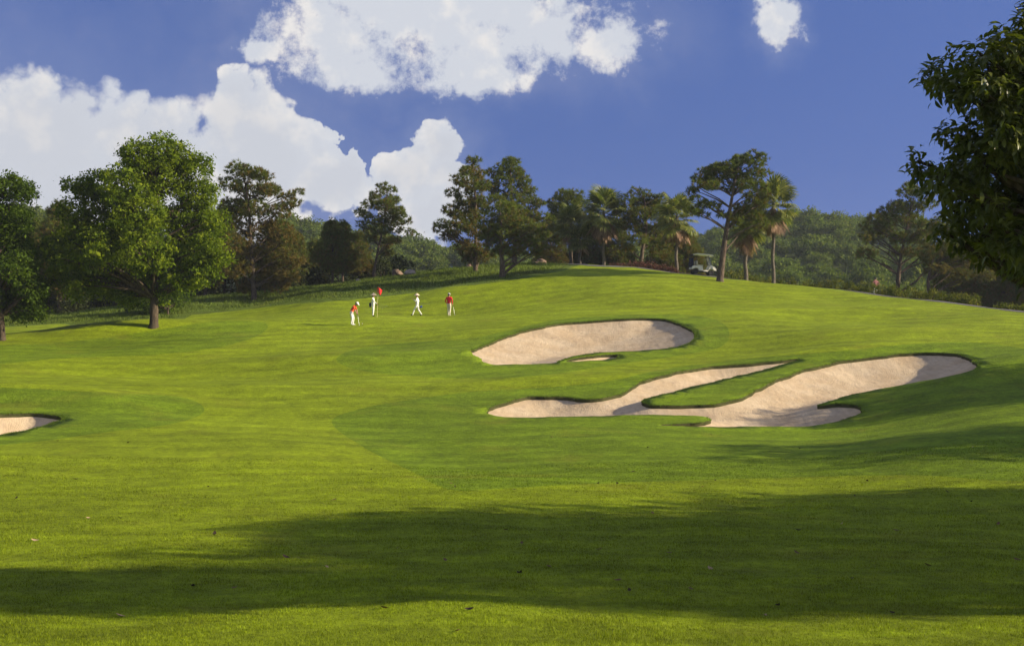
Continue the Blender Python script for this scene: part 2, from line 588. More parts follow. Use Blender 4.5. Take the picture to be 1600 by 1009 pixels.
# low mounds and hollows shaped into the course: x, y, half lengths, turn, height
MOUNDS = [(-27, 88.5, 11, 3.0, 0.12, 0.9), (-7, 72.5, 8, 2.6, 0.1, 0.45), (-2.0, 41.5, 5.5, 4.0, 0.2, -0.30), (-9.5, 43.5, 5, 5, 0, 0.16), (-22.5, 57.5, 8, 2.6, -0.08, 0.6), (-13.5, 55, 3, 4.5, 0.3, -0.25),
          (23.5, 58, 5, 3.2, 0.5, 0.8), (21, 76, 8, 3.5, 0.15, 0.35), (3, 63.5, 8, 1.6, 0.12, 0.25), (-20, 68, 7, 3, -0.1, -0.3), (17.0, 69.0, 7, 1.7, 0.2, 0.35), (16, 88, 8, 3, 0.05, 0.3), (28, 90, 6, 3, 0.3, 0.35), (-14, 62, 6, 2.4, 0.15, 0.28)]


def H(x, y):
    x = np.atleast_1d(np.asarray(x, dtype=float))
    y = np.atleast_1d(np.asarray(y, dtype=float))
    z = np.empty_like(x)
    for i in range(0, len(x), 20000):
        a, c = x[i:i + 20000], y[i:i + 20000]
        D2 = (a[:, None] - PTS[None, :, 0]) ** 2 + (c[:, None] - PTS[None, :, 1]) ** 2
        z[i:i + 20000] = (0.5 * D2 * np.log(D2 + 1e-12)) @ TW[:-3] + TW[-3] + TW[-2] * a + TW[-1] * c
    z = np.clip(z, -6, 9)
    # gentle unevenness of mown ground
    z = z + 0.035 * (np.sin(x * 0.83 + 1.3 * np.sin(y * 0.31)) * np.sin(y * 0.61 + np.sin(x * 0.43)) + 0.5 * np.sin(x * 1.9 + y * 0.7) * np.sin(y * 1.3 - x * 0.4))
    z = z + 0.10 * np.sin(x * 0.37 + 0.9 * np.sin(y * 0.13)) * np.sin(y * 0.29 + 0.8 * np.sin(x * 0.17 + 1)) * smooth_np(y, 24, 40)
    for (mx_, my_, sx_, sy_, ro_, am_) in MOUNDS:
        c_, s_ = math.cos(ro_), math.sin(ro_)
        a_ = ((x - mx_) * c_ + (y - my_) * s_) / sx_
        b_ = (-(x - mx_) * s_ + (y - my_) * c_) / sy_
        z = z + am_ * np.exp(-a_ * a_ - b_ * b_)
    far = np.maximum(np.maximum(smooth_np(y, 134, 172), smooth_np(np.abs(x), 76, 110)), smooth_np(-y, 32, 60))
    r = np.hypot(x, y)
    az = np.arctan2(x, y)
    crest = np.interp(az, AZK, CRK) * smooth_np(r, 185, 375)
    crest = crest * smooth_np(-np.abs(az), -1.5, -0.75)
    crest = crest + smooth_np(r, 170, 300) * (1.6 * np.sin(x * 0.045 + 1) * np.sin(y * 0.05) + 1.2 * np.sin(x * 0.11) * np.sin(y * 0.09 + 2))
    return z * (1 - far) + (-4.0 + crest) * far


def hz(x, y):
    return float(H(x, y)[0])


DS = np.concatenate([np.arange(12, 140, 0.2)])


def ground_at(u, v):
    """where the sight line of photo point u,v meets the ground"""
    X, Z = (u - 800) / F, (505 - v) / F
    g = Z * DS - H(X * DS, DS)
    k = np.where(g < 0)[0]
    if len(k) == 0:
        k = [int(np.argmin(g))]
    i = int(k[0])
    d = DS[i]
    if i > 0 and g[i] < 0:
        d = DS[i - 1] + 0.2 * g[i - 1] / (g[i - 1] - g[i] + 1e-9)
    return X * d, d


def catmull(pts, closed=True, n=8):
    out = []
    m = len(pts)
    rng = range(m) if closed else range(m - 1)
    for i in rng:
        if closed:
            p0, p1, p2, p3 = (np.array(pts[(i + k) % m], float) for k in (-1, 0, 1, 2))
        else:
            p0, p1, p2, p3 = (np.array(pts[min(max(i + k, 0), m - 1)], float) for k in (-1, 0, 1, 2))
        for j in range(n):
            t = j / n
            out.append(0.5 * ((2 * p1) + (-p0 + p2) * t + (2 * p0 - 5 * p1 + 4 * p2 - p3) * t * t + (-p0 + 3 * p1 - 3 * p2 + p3) * t ** 3))
    if not closed:
        out.append(np.array(pts[-1], float))
    return out


def resample(poly, step, closed=True):
    P = np.array(poly, float)
    if closed:
        P = np.vstack([P, P[:1]])
    L = np.concatenate([[0], np.cumsum(np.hypot(*np.diff(P, axis=0).T))])
    n = max(8, int(L[-1] / step))
    t = np.linspace(0, L[-1], n + 1)
    if closed:
        t = t[:-1]
    return np.column_stack([np.interp(t, L, P[:, 0]), np.interp(t, L, P[:, 1])])


def plan(pxs, step, n=6, closed=True):
    return resample([ground_at(*q) for q in catmull(pxs, closed, n)], step, closed)


def inside(P, poly):
    x, y = P[:, 0], P[:, 1]
    r = np.zeros(len(P), bool)
    n = len(poly)
    for i in range(n):
        x1, y1 = poly[i]
        x2, y2 = poly[(i + 1) % n]
        if y1 == y2:
            continue
        c = ((y1 > y) != (y2 > y)) & (x < (x2 - x1) * (y - y1) / (y2 - y1) + x1)
        r ^= c
    return r


def dist_poly(P, poly, closed=True):
    A = np.asarray(poly)
    B = np.roll(A, -1, axis=0)
    if not closed:
        A, B = A[:-1], B[:-1]
    out = np.full(len(P), 1e9)
    for a, c in zip(A, B):
        e = c - a
        t = np.clip(((P - a) @ e) / (e @ e + 1e-12), 0, 1)
        q = a + t[:, None] * e
        out = np.minimum(out, np.hypot(P[:, 0] - q[:, 0], P[:, 1] - q[:, 1]))
    return out


SAND = {
    'upper': (plan([(735, 552), (750, 561), (765, 571), (800, 571.5), (840, 570.5), (868, 568.5), (884, 562), (903, 557), (935, 553), (975, 551), (1020, 548), (1052, 545),
                    (1074, 538), (1086, 527), (1080, 517), (1068, 511), (1042, 501.5), (1000, 499), (950, 501.5), (900, 505), (862, 509), (830, 516), (800, 524), (765, 538)], 0.22), 0.85, 3.0),
    'pocket': (plan([(882, 567), (900, 561.5), (925, 557.5), (950, 556), (967, 557), (962, 561), (935, 564.5), (905, 566.5)], 0.2), 0.9, 0.5),
    'lower': (plan([(758, 647), (775, 636), (795, 629), (825, 622.5), (860, 622), (885, 622.5), (908, 626), (930, 626), (958, 620.5), (980, 613), (993, 603), (1008, 596), (1040, 587.5),
                    (1090, 577.5), (1160, 571), (1215, 566.5), (1250, 562.5), (1226, 570.5), (1180, 583), (1120, 597), (1060, 612), (1018, 623), (1001, 629.5), (1012, 634), (1045, 636), (1100, 635),
                    (1135, 629.5), (1163, 622), (1184, 610), (1215, 595), (1260, 579), (1320, 566), (1390, 557), (1450, 553), (1490, 555), (1515, 562), (1526, 573), (1510, 583),
                    (1470, 593), (1400, 605), (1340, 617), (1305, 626), (1274, 635.5), (1295, 635), (1325, 633.5), (1343, 638), (1342, 647), (1328, 655), (1300, 663), (1262, 668), (1200, 669),
                    (1120, 669), (1060, 668.5), (1030, 666.5), (1065, 664), (1098, 661.5), (1113, 657), (1095, 652.5), (1050, 650.5), (980, 651), (900, 653), (830, 654.5), (785, 653)], 0.22), 0.72, 2.2),
    'left': (plan([(-90, 668), (-60, 655), (-20, 651), (30, 648.5), (70, 649.5), (99, 655), (85, 662), (50, 672), (10, 680), (-40, 688), (-80, 684)], 0.25), 1.3, 1.5),
}
_rs = np.random.RandomState(5)
for k in SAND:
    P_ = SAND[k][0]
    t_ = np.arange(len(P_)) * 0.22
    P_[:, 0] += 0.04 * np.sin(t_ * 2.1 + 1) + 0.03 * np.sin(t_ * 4.7)
    P_[:, 1] += 0.06 * np.sin(t_ * 1.7) + 0.03 * np.sin(t_ * 3.9 + 2)
    P_ += _rs.normal(0, 0.02, P_.shape)

# cart path: centre line in plan
PATHC = resample(catmull([(-4, 140), (4, 134)] + [ground_at(*q) for q in ((930, 415.8), (1000, 419.3), (1045, 423.5), (1085, 429.5))] + [(20.5, 112.2), (25, 113.2)]
                 + [ground_at(*q) for q in ((1345, 455.3), (1450, 466.8), (1600, 487.5))] + [(37.5, 74), (42, 62), (50, 48)], False, 6), 0.8, False)
tg = np.gradient(PATHC, axis=0)
tg /= np.hypot(*tg.T)[:, None]
nrm = np.column_stack([-tg[:, 1], tg[:, 0]])
PATH = np.vstack([PATHC + nrm * 0.95, (PATHC - nrm * 0.95)[::-1]])

ZONES = [  # later ones win
    ('green', plan([(408, 507), (470, 498), (560, 495), (650, 495.5), (760, 491), (900, 486), (1050, 485.5), (1150, 489), (1105, 497), (1000, 494), (880, 499), (790, 517), (730, 527), (640, 528), (540, 522), (450, 516)], 0.8)),
    ('semi', plan([(525, 562), (560, 545), (640, 535), (730, 530), (800, 515), (880, 499), (1000, 492), (1090, 494), (1135, 510), (1130, 540), (1060, 556), (960, 570), (860, 585), (760, 592), (640, 588), (560, 578)], 0.6)),
    ('rough', plan([(518, 660), (560, 640), (640, 625), (740, 612), (850, 606), (950, 596), (1050, 575), (1180, 560), (1300, 550), (1400, 540), (1500, 535), (1600, 545), (1680, 570), (1680, 740), (1400, 742),
                    (1100, 750), (900, 757), (760, 765), (700, 765), (640, 735), (570, 700)], 0.6)),
    ('rough', plan([(-200, 612), (0, 606), (120, 612), (230, 616), (290, 622), (318, 636), (310, 650), (260, 664), (160, 676), (60, 690), (-60, 700), (-200, 706)], 0.6)),
    ('semi', plan([(-60, 545), (100, 535), (250, 515), (330, 503), (405, 503), (418, 512), (395, 528), (330, 545), (220, 556), (100, 560), (-60, 572)], 0.6)),
]
MEADOW_PX = [(-150, 540), (0, 512), (100, 506), (200, 503), (300, 492), (400, 482), (500, 474), (580, 465), (660, 456), (740, 446), (820, 436), (880, 424), (905, 415)]
mp = [ground_at(*q) for q in MEADOW_PX] + [(6, 150), (-30, 165), (-80, 165), (-90, 100)]
ZONES.append(('meadow', resample(mp, 1.0)))


def zone_colors(P):
    c = np.tile(np.array(TURF['fairway']), (len(P), 1))
    for nm, poly in ZONES:
        c[inside(P, poly)] = TURF[nm]
    r = np.hypot(P[:, 0], P[:, 1])
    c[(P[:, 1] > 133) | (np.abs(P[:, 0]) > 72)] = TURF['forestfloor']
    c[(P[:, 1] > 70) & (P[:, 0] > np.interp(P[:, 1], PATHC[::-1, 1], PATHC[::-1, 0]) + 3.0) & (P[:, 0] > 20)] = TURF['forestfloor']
    for k, w in (('upper', 1.4), ('lower', 0.5), ('left', 0.9)):
        poly = SAND[k][0]
        i = np.where(((P > poly.min(0) - w) & (P < poly.max(0) + w)).all(1))[0]
        if len(i) == 0:
            continue
        t = np.clip(1 - dist_poly(P[i], poly) / w, 0, 1)[:, None] * 0.8
        fs_ = np.zeros(len(i), bool)
        for off in ((0, 0.3), (0, 0.8), (0.3, 0.2), (0.8, 0.3), (0, 1.3)):
            fs_ |= inside(P[i] - np.array(off), poly)
        t = t * np.where(fs_, 1.0, 0.12)[:, None]
        c[i] = c[i] * (1 - t) + np.array(TURF['collar']) * t
    return c


def build_ground():
    pts = []
    ed = []
    polys = [v[0] for v in SAND.values()] + [PATH]
    zl = [z[1] for z in ZONES]
    for poly in polys + zl:
        o = len(pts)
        pts += [tuple(q) for q in poly]
        n = len(poly)
        ed += [(o + i, o + (i + 1) % n) for i in range(n)]
    fixed = np.array(pts)
    # free points
    g = []
    s = 0.65
    gy, gx = np.meshgrid(np.arange(10, 140, s), np.arange(-72, 76, s), indexing='ij')
    k = np.abs(gx) < 0.46 * gy + 3
    g.append(np.column_stack([gx[k], gy[k]]))
    gy, gx = np.meshgrid(np.arange(-34, 175, 3.0), np.arange(-110, 111, 3.0), indexing='ij')
    k = ~((np.abs(gx) < 0.46 * gy + 3) & (gy > 10) & (gy < 140))
    g.append(np.column_stack([gx[k], gy[k]]))
    for r0, r1, st in ((180, 450, 9.0), (460, 630, 40.0)):
        for r in np.arange(r0, r1, st):
            a = np.arange(0, 2 * math.pi, st / r * 1.3)
            g.append(np.column_stack([r * np.sin(a), r * np.cos(a)]))
    for nm, (poly, _, _) in SAND.items():
        lo, hi = poly.min(0), poly.max(0)
        gy, gx = np.meshgrid(np.arange(lo[1], hi[1], 0.33), np.arange(lo[0], hi[0], 0.33), indexing='ij')
        q = np.column_stack([gx.ravel(), gy.ravel()])
        q = q[inside(q, poly)]
        g.append(q)
    G = np.vstack(g)
    keep = np.ones(len(G), bool)
    for poly, w in [(p, 0.16) for p in polys] + [(p, 0.2) for p in zl]:
        lo, hi = poly.min(0) - 1, poly.max(0) + 1
        m = ((G > lo) & (G < hi)).all(1)
        idx = np.where(m)[0]
        if len(idx):
            keep[idx[dist_poly(G[idx], poly) < w]] = False
    G = G[keep] + np.random.RandomState(1).uniform(-0.04, 0.04, (keep.sum(), 2))
    G = np.vstack([fixed, G])
    # no isolated duplicates in overlap
    r = delaunay_2d_cdt([Vector(q) for q in G], ed, [], 0, 1e-4, False)
    V2 = np.array([(v[0], v[1]) for v in r[0]])
    T = np.array([f for f in r[2] if len(f) == 3], dtype=np.int32)
    a, b_, c = V2[T[:, 0]], V2[T[:, 1]], V2[T[:, 2]]
    ar = (b_[:, 0] - a[:, 0]) * (c[:, 1] - a[:, 1]) - (b_[:, 1] - a[:, 1]) * (c[:, 0] - a[:, 0])
    T[ar < 0] = T[ar < 0][:, [0, 2, 1]]
    T = T[np.abs(ar) > 1e-7]
    C = V2[T].mean(1)
    cls = np.zeros(len(T), int)
    for i, k in enumerate(SAND):
        cls[inside(C, SAND[k][0])] = i + 1
    cls[(cls == 0) & inside(C, PATH)] = 9
    z = H(V2[:, 0], V2[:, 1])
    # turf stands a little proud round each bunker
    rim = np.zeros(len(V2))
    for k in SAND:
        rim = np.maximum(rim, 0.06 * np.exp(-(dist_poly(V2, SAND[k][0]) / 0.5) ** 2))
    zg = z + rim
    # ground sheet + lip strips
    ground_faces = T[cls == 0]
    edges = {}
    for fi in np.where(cls != 9)[0]:
        t = T[fi]
        for j in range(3):
            p, q = int(t[j]), int(t[(j + 1) % 3])
            edges.setdefault((min(p, q), max(p, q)), []).append((cls[fi], p, q))
    VV = [np.column_stack([V2, zg])]
    lip = []
    extra = {}
    nv = len(V2)
    for e, l in edges.items():
        if len(l) == 2 and (l[0][0] == 0) != (l[1][0] == 0):
            gf = l[0] if l[0][0] == 0 else l[1]
            p, q = gf[1], gf[2]
            for w in (p, q):
                if w not in extra:
                    extra[w] = nv + len(extra)
            lip.append((q, p, extra[p]))
            lip.append((q, extra[p], extra[q]))
    ks = list(extra.keys())
    low = np.column_stack([V2[ks], z[ks] - 0.13])
    VV = np.vstack([VV[0], low])
    FF = np.vstack([ground_faces, np.array(lip, dtype=np.int32)])
    mi = np.concatenate([np.zeros(len(ground_faces)), np.ones(len(lip))])

    def compact(V, Fa):
        u, inv = np.unique(Fa.ravel(), return_inverse=True)
        return V[u], inv.reshape(Fa.shape)
    v, f = compact(VV, FF)
    me = np_mesh('ground', v, f, True, matidx=mi)
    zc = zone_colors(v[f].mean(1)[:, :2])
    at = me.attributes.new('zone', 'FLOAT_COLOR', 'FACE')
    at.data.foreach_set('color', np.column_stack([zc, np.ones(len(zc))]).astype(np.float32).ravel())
    me.materials.append(M['turf'])
    me.materials.append(M['soil'])
    o = link('ground', me)
    tag(o, 'rolling green golf course turf rising to a hill', kind='structure')
    for i, k in enumerate(SAND):
        poly, D, w = SAND[k]
        fs = T[cls == i + 1]
        dd = dist_poly(V2, poly)
        zs = z - 0.10 - D * (1 - np.exp(-(dd / w) ** 1.15))
        v, f = compact(np.column_stack([V2, zs]), fs)
        me = np_mesh('sand_bunker', v, f, True)
        o = link('sand_bunker', me, M['sand'])
        lab = {'upper': 'large pale sand bunker below the putting green', 'pocket': 'small shaded sand pocket in front of the large upper bunker',
               'lower': 'long branching sand bunker with grass tongues, nearest the camera', 'left': 'sand bunker cut off by the left edge of the picture'}[k]
        tag(o, lab, kind='structure')
    v, f = compact(np.column_stack([V2, z + 0.02]), T[cls == 9])
    o = link('cart_path', np_mesh('cart_path', v, f, True), M['asphalt'])
    tag(o, 'pale concrete cart path over the hill', kind='structure')


build_ground()


def sand_or_path(P):
    m = np.zeros(len(P), bool)
    for k in SAND:
        m |= inside(P, SAND[k][0])
    return m | inside(P, PATH)


# ------------------------------------------------------------------ foliage builders
def rand_unit(rs, n):
    v = rs.normal(size=(n, 3))
    return v / np.linalg.norm(v, axis=1)[:, None]


def leaf_quads(C, rs, size, up=0.35, outward=None, aspect=0.55):
    """one rhombic leaf per centre, randomly turned with a bias outwards and up"""
    n = len(C)
    nrm_ = rand_unit(rs, n)
    nrm_[:, 2] += up
    if outward is not None:
        nrm_ += outward * 0.7
    nrm_ /= np.linalg.norm(nrm_, axis=1)[:, None]
    a = np.cross(nrm_, rand_unit(rs, n))
    a /= np.linalg.norm(a, axis=1)[:, None] + 1e-9
    b = np.cross(nrm_, a)
    s = (size * np.exp(rs.normal(0, 0.32, n)))[:, None]
    V = np.stack([C - a * s * 0.5, C + b * s * aspect * 0.5 + nrm_ * s * 0.06, C + a * s * 0.5, C - b * s * aspect * 0.5 + nrm_ * s * 0.06], 1).reshape(-1, 3)
    return V, np.arange(4 * n).reshape(n, 4)


def cluster_crown(blobs, rs, per_cluster, n_cl, cl_r, size, shell=0.45, flat=0.7):
    """blobs: (x,y,z,rx,ry,rz). Leaves sit in twig clusters spread through each blob, so gaps stay open between them"""
    B = np.array(blobs)
    vol = (B[:, 3] * B[:, 4] * B[:, 5]) ** (2 / 3)
    cnt = np.maximum(3, (n_cl * vol / vol.sum()).astype(int))
    C = []
    O = []
    for b, c in zip(B, cnt):
        u = rand_unit(rs, c)
        r = rs.uniform(shell, 1.0, c) ** 0.6
        C.append(b[:3] + u * r[:, None] * b[3:6])
        O.append(u)
    C = np.vstack(C)
    O = np.vstack(O)
    k = per_cluster
    off = rs.normal(size=(len(C), k, 3)) * cl_r * np.array([1, 1, flat])
    P = (C[:, None, :] + off).reshape(-1, 3)
    out = np.repeat(O, k, axis=0)
    V, Fq = leaf_quads(P, rs, size, 0.4, out)
    base = np.clip(rs.normal(0.5, 0.22, len(C)), 0, 1)
    t = np.repeat(base, k) + rs.normal(0, 0.12, len(P))
    return V, Fq, np.repeat(np.clip(t, 0, 1), 4), C


def limb_mesh(name, trunk, trad, tips, rs, sides=10, limb_r=0.35, start=0.35):
    mb = MB()
    trunk = [Vector(p) for p in trunk]
    mb.tube(trunk, trad, sides)
    n = len(trunk)
    for tip in tips:
        tip = Vector(tip)
        # leave the trunk below the tip
        best = None
        for i in range(1, n):
            for f in (0.0, 0.5):
                p = trunk[i - 1].lerp(trunk[i], f)
                rr = trad[i - 1] * (1 - f) + trad[i] * f
                dz = tip.z - p.z
                hd = math.hypot(tip.x - p.x, tip.y - p.y)
                if i - 1 + f < start * (n - 1):
                    continue
                c = abs(dz - hd * 0.6)
                if best is None or c < best[0]:
                    best = (c, p, rr)
        if best is None:
            continue
        _, p, rr = best
        L = (tip - p).length
        mid1 = p.lerp(tip, 0.35) + Vector((rs.normal() * 0.06 * L, rs.normal() * 0.06 * L, 0.05 * L))
        mid2 = p.lerp(tip, 0.7) + Vector((rs.normal() * 0.07 * L, rs.normal() * 0.07 * L, 0.05 * L))
        r0 = min(rr * 0.6, limb_r * (0.12 + 0.06 * L))
        mb.tube([p, mid1, mid2, tip], [r0, r0 * 0.7, r0 * 0.45, r0 * 0.18], 5, False)
    return mb.mesh(name, True)


def tree_obj(name, loc, trunk_me, crown_me, label, group=None, rz=0.0, scale=1.0, mats=('bark2', 'broadleaf'), cat='tree'):
    o = empty(name, loc, rz, scale)
    tag(o, label, cat, group)
    link('trunk', trunk_me, M[mats[0]], o)
    link('crown', crown_me, M[mats[1]], o)
    return o


def copy_tree(src, loc, rz, scale, label, group=None):
    c = src.copy()
    COL.objects.link(c)
    c.location = loc
    c.rotation_euler = (0, 0, rz)
    c.scale = (scale,) * 3 if not hasattr(scale, '__len__') else scale
    if 'group' in c:
        del c['group']
    tag(c, label, src['category'], group)
    for ch in [q for q in bpy.data.objects if q.parent == src]:
        k = ch.copy()
        COL.objects.link(k)
        k.parent = c
    return c


def px_blobs(lst, d, base_x, base_z, rs, depth=0.8):
    """crown masses measured in the photo, given their own depth around the trunk"""
    s = d / F
    out = []
    for (u, v, r) in lst:
        rr = r * s
        y = rs.uniform(-1, 1) * depth * rr * 1.3
        out.append(((u - 800) * s - base_x, y, (505 - v) * s - base_z, rr, rr * 1.05, rr * 0.82))
    return out


def broadleaf(name, u, v, blobs_px, label, seed, n_cl, per, size, trunk_r, lean=(0, 0), mat='broadleaf', clr=0.36, group=None, shrink=1.0):
    rs = np.random.RandomState(seed)
    x, d = ground_at(u, v)
    z = hz(x, d)
    bl = px_blobs([(a, c, r * shrink) for a, c, r in blobs_px], d, x, z, rs)
    back = []
    for b in bl:                                          # the far side of the crown
        if rs.rand() < 0.7:
            back.append((b[0] * 0.85, b[1] + b[3] * 0.9, b[2], b[3] * 0.9, b[4] * 0.9, b[5] * 0.9))
    V, Fq, t, C = cluster_crown(bl + back, rs, per, n_cl, clr, size)
    top = max(b[2] for b in bl)
    tr = [(0, 0, -0.25), (0.02, 0, 0.25), (lean[0] * 0.3, 0, top * 0.3), (lean[0] * 0.7, 0, top * 0.55), (lean[0], 0, top * 0.92)]
    tips = [b[:3] for b in bl + back] + [tuple(c) for c in C[rs.choice(len(C), min(60, len(C)), False)]]
    tm = limb_mesh('trunk', tr, [trunk_r * 1.5, trunk_r, trunk_r * 0.85, trunk_r * 0.6, trunk_r * 0.15], tips, rs)
    cm = np_mesh('crown', V, Fq, False, t)
    return tree_obj(name, (x, d, z), tm, cm, label, group, mats=('bark2', mat))


def needles(P, rs, n, length, width, dirbias):
    """tufts of needles: n thin triangles spraying from each point"""
    N = len(P)
    dirs = rand_unit(rs, N * n) + np.repeat(dirbias, n, axis=0)
    dirs[:, 2] += 0.25
    dirs /= np.linalg.norm(dirs, axis=1)[:, None]
    side = np.cross(dirs, rand_unit(rs, N * n))
    side /= np.linalg.norm(side, axis=1)[:, None] + 1e-9
    p = np.repeat(P, n, axis=0)
    L = (length * rs.uniform(0.7, 1.25, N * n))[:, None]
    V = np.stack([p - side * width * 0.5, p + side * width * 0.5, p + dirs * L], 1).reshape(-1, 3)
    return V, np.arange(3 * N * n).reshape(-1, 3)


def pine_meshes(seed, pads, trunk, trad, tufts=34, npt=15, length=0.34, width=0.062, brown=0.3, zr=(2, 12)):
    """pads: flattened masses of needle tufts (x,y,z,r,rz) each carried by its own branch"""
    rs = np.random.RandomState(seed)
    P = []
    D = []
    T = []
    for (x, y, z, r, rz_) in pads:
        r, rz_ = r * 1.12, rz_ * 1.2
        n = max(8, int(tufts * 1.45 * (r / 0.8) ** 2))
        u = rand_unit(rs, n)
        rr = rs.uniform(0.25, 1.0, n) ** 0.5
        q = u * rr[:, None] * np.array([r, r, rz_])
        # twig fans give the mass an uneven rim
        q += rs.normal(0, 0.1 * r, q.shape)
        P.append(np.array([x, y, z]) + q)
        D.append(u * 0.8)
        low = 1 - np.clip((z - zr[0]) / (zr[1] - zr[0]), 0, 1)
        pb = brown * (0.35 + 1.1 * low)
        base = np.where(rs.rand(n) < pb, rs.uniform(0.0, 0.35, n), rs.uniform(0.5, 1.0, n))
        T.append(np.clip(base + rs.normal(0, 0.08), 0, 1))
    P = np.vstack(P)
    D = np.vstack(D)
    T = np.concatenate(T)
    V, Fc = needles(P, rs, npt, length, width, D)
    cm = np_mesh('crown', V, Fc, False, np.repeat(T, npt * 3))
    tips = [(a[0], a[1], a[2] - a[4] * 0.3) for a in pads]
    tm = limb_mesh('trunk', trunk, trad, tips, rs, 10, 0.3, 0.2)
    return tm, cm


def px_pads(lst, d, bx, bz, rs, flat=0.5, back=0.75):
    s = d / F
    out = []
    for (u, v, r) in lst:
        rr = r * s
        y = rs.uniform(-1.2, 1.2) * rr
        X, Z = (u - 800) * s - bx, (505 - v) * s - bz
        out.append((X, y, Z, rr, rr * flat))
        if rs.rand() < back:
            out.append((X * 0.8 + rs.uniform(-0.4, 0.4), rs.uniform(0.8, 2.2), Z + rs.uniform(-0.5, 0.3), rr * 0.9, rr * 0.9 * flat))
    return out


def auto_pads(rs, h, base, width, n=46, prof=None, lean=0.0):
    out = []
    prof = prof or (lambda t: (1 - t) ** 0.55 * (0.55 + 0.45 * min(1, t * 5)))
    for i in range(n):
        t = (i + rs.uniform(0, 1)) / n
        z = base + (h - base) * t
        a = i * 2.4 + rs.uniform(-0.5, 0.5)
        r = width * 0.5 * prof(t) * rs.uniform(0.55, 1.05)
        pr = width * 0.17 * rs.uniform(0.65, 1.2) * (0.65 + 0.5 * (1 - t))
        out.append((r * math.cos(a) + lean * z / h, r * math.sin(a), z, pr, pr * 0.5))
    out.append((lean, 0, h, width * 0.09, width * 0.10))
    return out


def pine(name, u, v, pads_px, label, seed, trunk_px, r0, group=None, flat=0.5, tufts=36, brown=0.3, at=None, back=0.75):
    rs = np.random.RandomState(seed)
    x, d = at or ground_at(u, v)
    z = hz(x, d)
    s = d / F
    pads = px_pads(pads_px, d, x, z, rs, flat, back)
    tr = [(0, 0, -0.25), (0, 0, 0.15)] + [((a - 800) * s - x, 0.0, (505 - c) * s - z) for a, c in trunk_px]
    n = len(tr)
    rad = [r0 * 1.45, r0 * 1.05] + [r0 * (1 - 0.85 * (i + 1) / (n - 2)) for i in range(n - 2)]
    top = max(p[2] for p in pads)
    tm, cm = pine_meshes(seed, pads, tr, rad, tufts, brown=brown, zr=(top * 0.25, top))
    return tree_obj(name, (x, d, z), tm, cm, label, group, mats=('bark', 'pine'))


# ------------------------------------------------------------------ the trees left of the green
big = broadleaf('broadleaf_tree', 240, 511,
    [(255, 232, 32), (225, 248, 34), (288, 246, 30), (200, 255, 26), (310, 262, 26), (255, 275, 48), (205, 292, 44), (150, 292, 32), (128, 300, 22), (300, 300, 40), (160, 330, 48),
     (225, 335, 55), (285, 345, 52), (330, 345, 30), (335, 385, 30), (300, 395, 48), (240, 395, 55), (175, 390, 55), (125, 370, 42), (115, 410, 40), (165, 440, 42), (225, 440, 38),
     (318, 425, 34), (285, 440, 28), (345, 405, 24), (130, 448, 30), (195, 465, 22), (262, 462, 16), (122, 288, 22), (118, 335, 36), (98, 390, 38), (92, 430, 34)],
    'tall bright green broadleaf tree left of the putting green', 11, 2500, 40, 0.19, 0.30, (0.3, 0), clr=0.25, shrink=0.84)
left = broadleaf('broadleaf_tree', 3, 532,
    [(-30, 300, 45), (10, 290, 28), (38, 302, 24), (0, 345, 45), (40, 345, 24), (-40, 380, 60), (15, 400, 48), (40, 420, 32), (10, 450, 48), (55, 455, 22), (-30, 460, 50), (60, 487, 18), (30, 485, 26), (-70, 420, 60)],
    'dense dark green broadleaf tree at the left edge', 12, 1300, 40, 0.18, 0.22, (-0.5, 0), 'leftleaf', 0.25, shrink=0.88)
broadleaf('shrub_tree', 262, 492, [(215, 455, 26), (240, 468, 22), (275, 462, 20), (195, 470, 18), (262, 478, 14)],
    'low leafy shrub growing behind the tall bright tree', 13, 150, 40, 0.2, 0.08, (0, 0), 'leftleaf', 0.3)

pine('pine_tree', 397, 470,
    [(372, 266, 15), (395, 270, 15), (412, 278, 14), (362, 290, 17), (390, 298, 22), (420, 298, 16), (445, 310, 14), (462, 318, 9), (468, 300, 7), (362, 320, 22), (400, 328, 24), (435, 330, 18), (358, 350, 20),
     (395, 358, 26), (430, 358, 22), (455, 372, 16), (365, 385, 24), (405, 392, 28), (440, 398, 22), (465, 410, 14), (370, 420, 22), (415, 428, 26), (450, 432, 18), (380, 446, 14), (430, 446, 18)],
    'large brownish pine right of the tall bright broadleaf tree', 21, [(396, 430), (392, 390), (390, 340), (384, 290), (376, 262)], 0.26, brown=0.62)
pine('pine_tree', 583, 436,
    [(597, 293, 9), (610, 297, 9), (590, 305, 11), (612, 312, 12), (600, 322, 14), (575, 320, 10), (563, 332, 9), (622, 330, 12), (632, 345, 9), (608, 340, 15), (582, 345, 12), (566, 352, 8), (595, 360, 14), (620, 358, 11),
     (640, 362, 7), (600, 378, 12), (578, 372, 9), (618, 376, 9), (604, 392, 9)],
    'slender leaning pine with open crown behind the flag', 22, [(586, 415), (592, 385), (600, 350), (604, 320), (604, 294)], 0.17, brown=0.35, back=0.4)

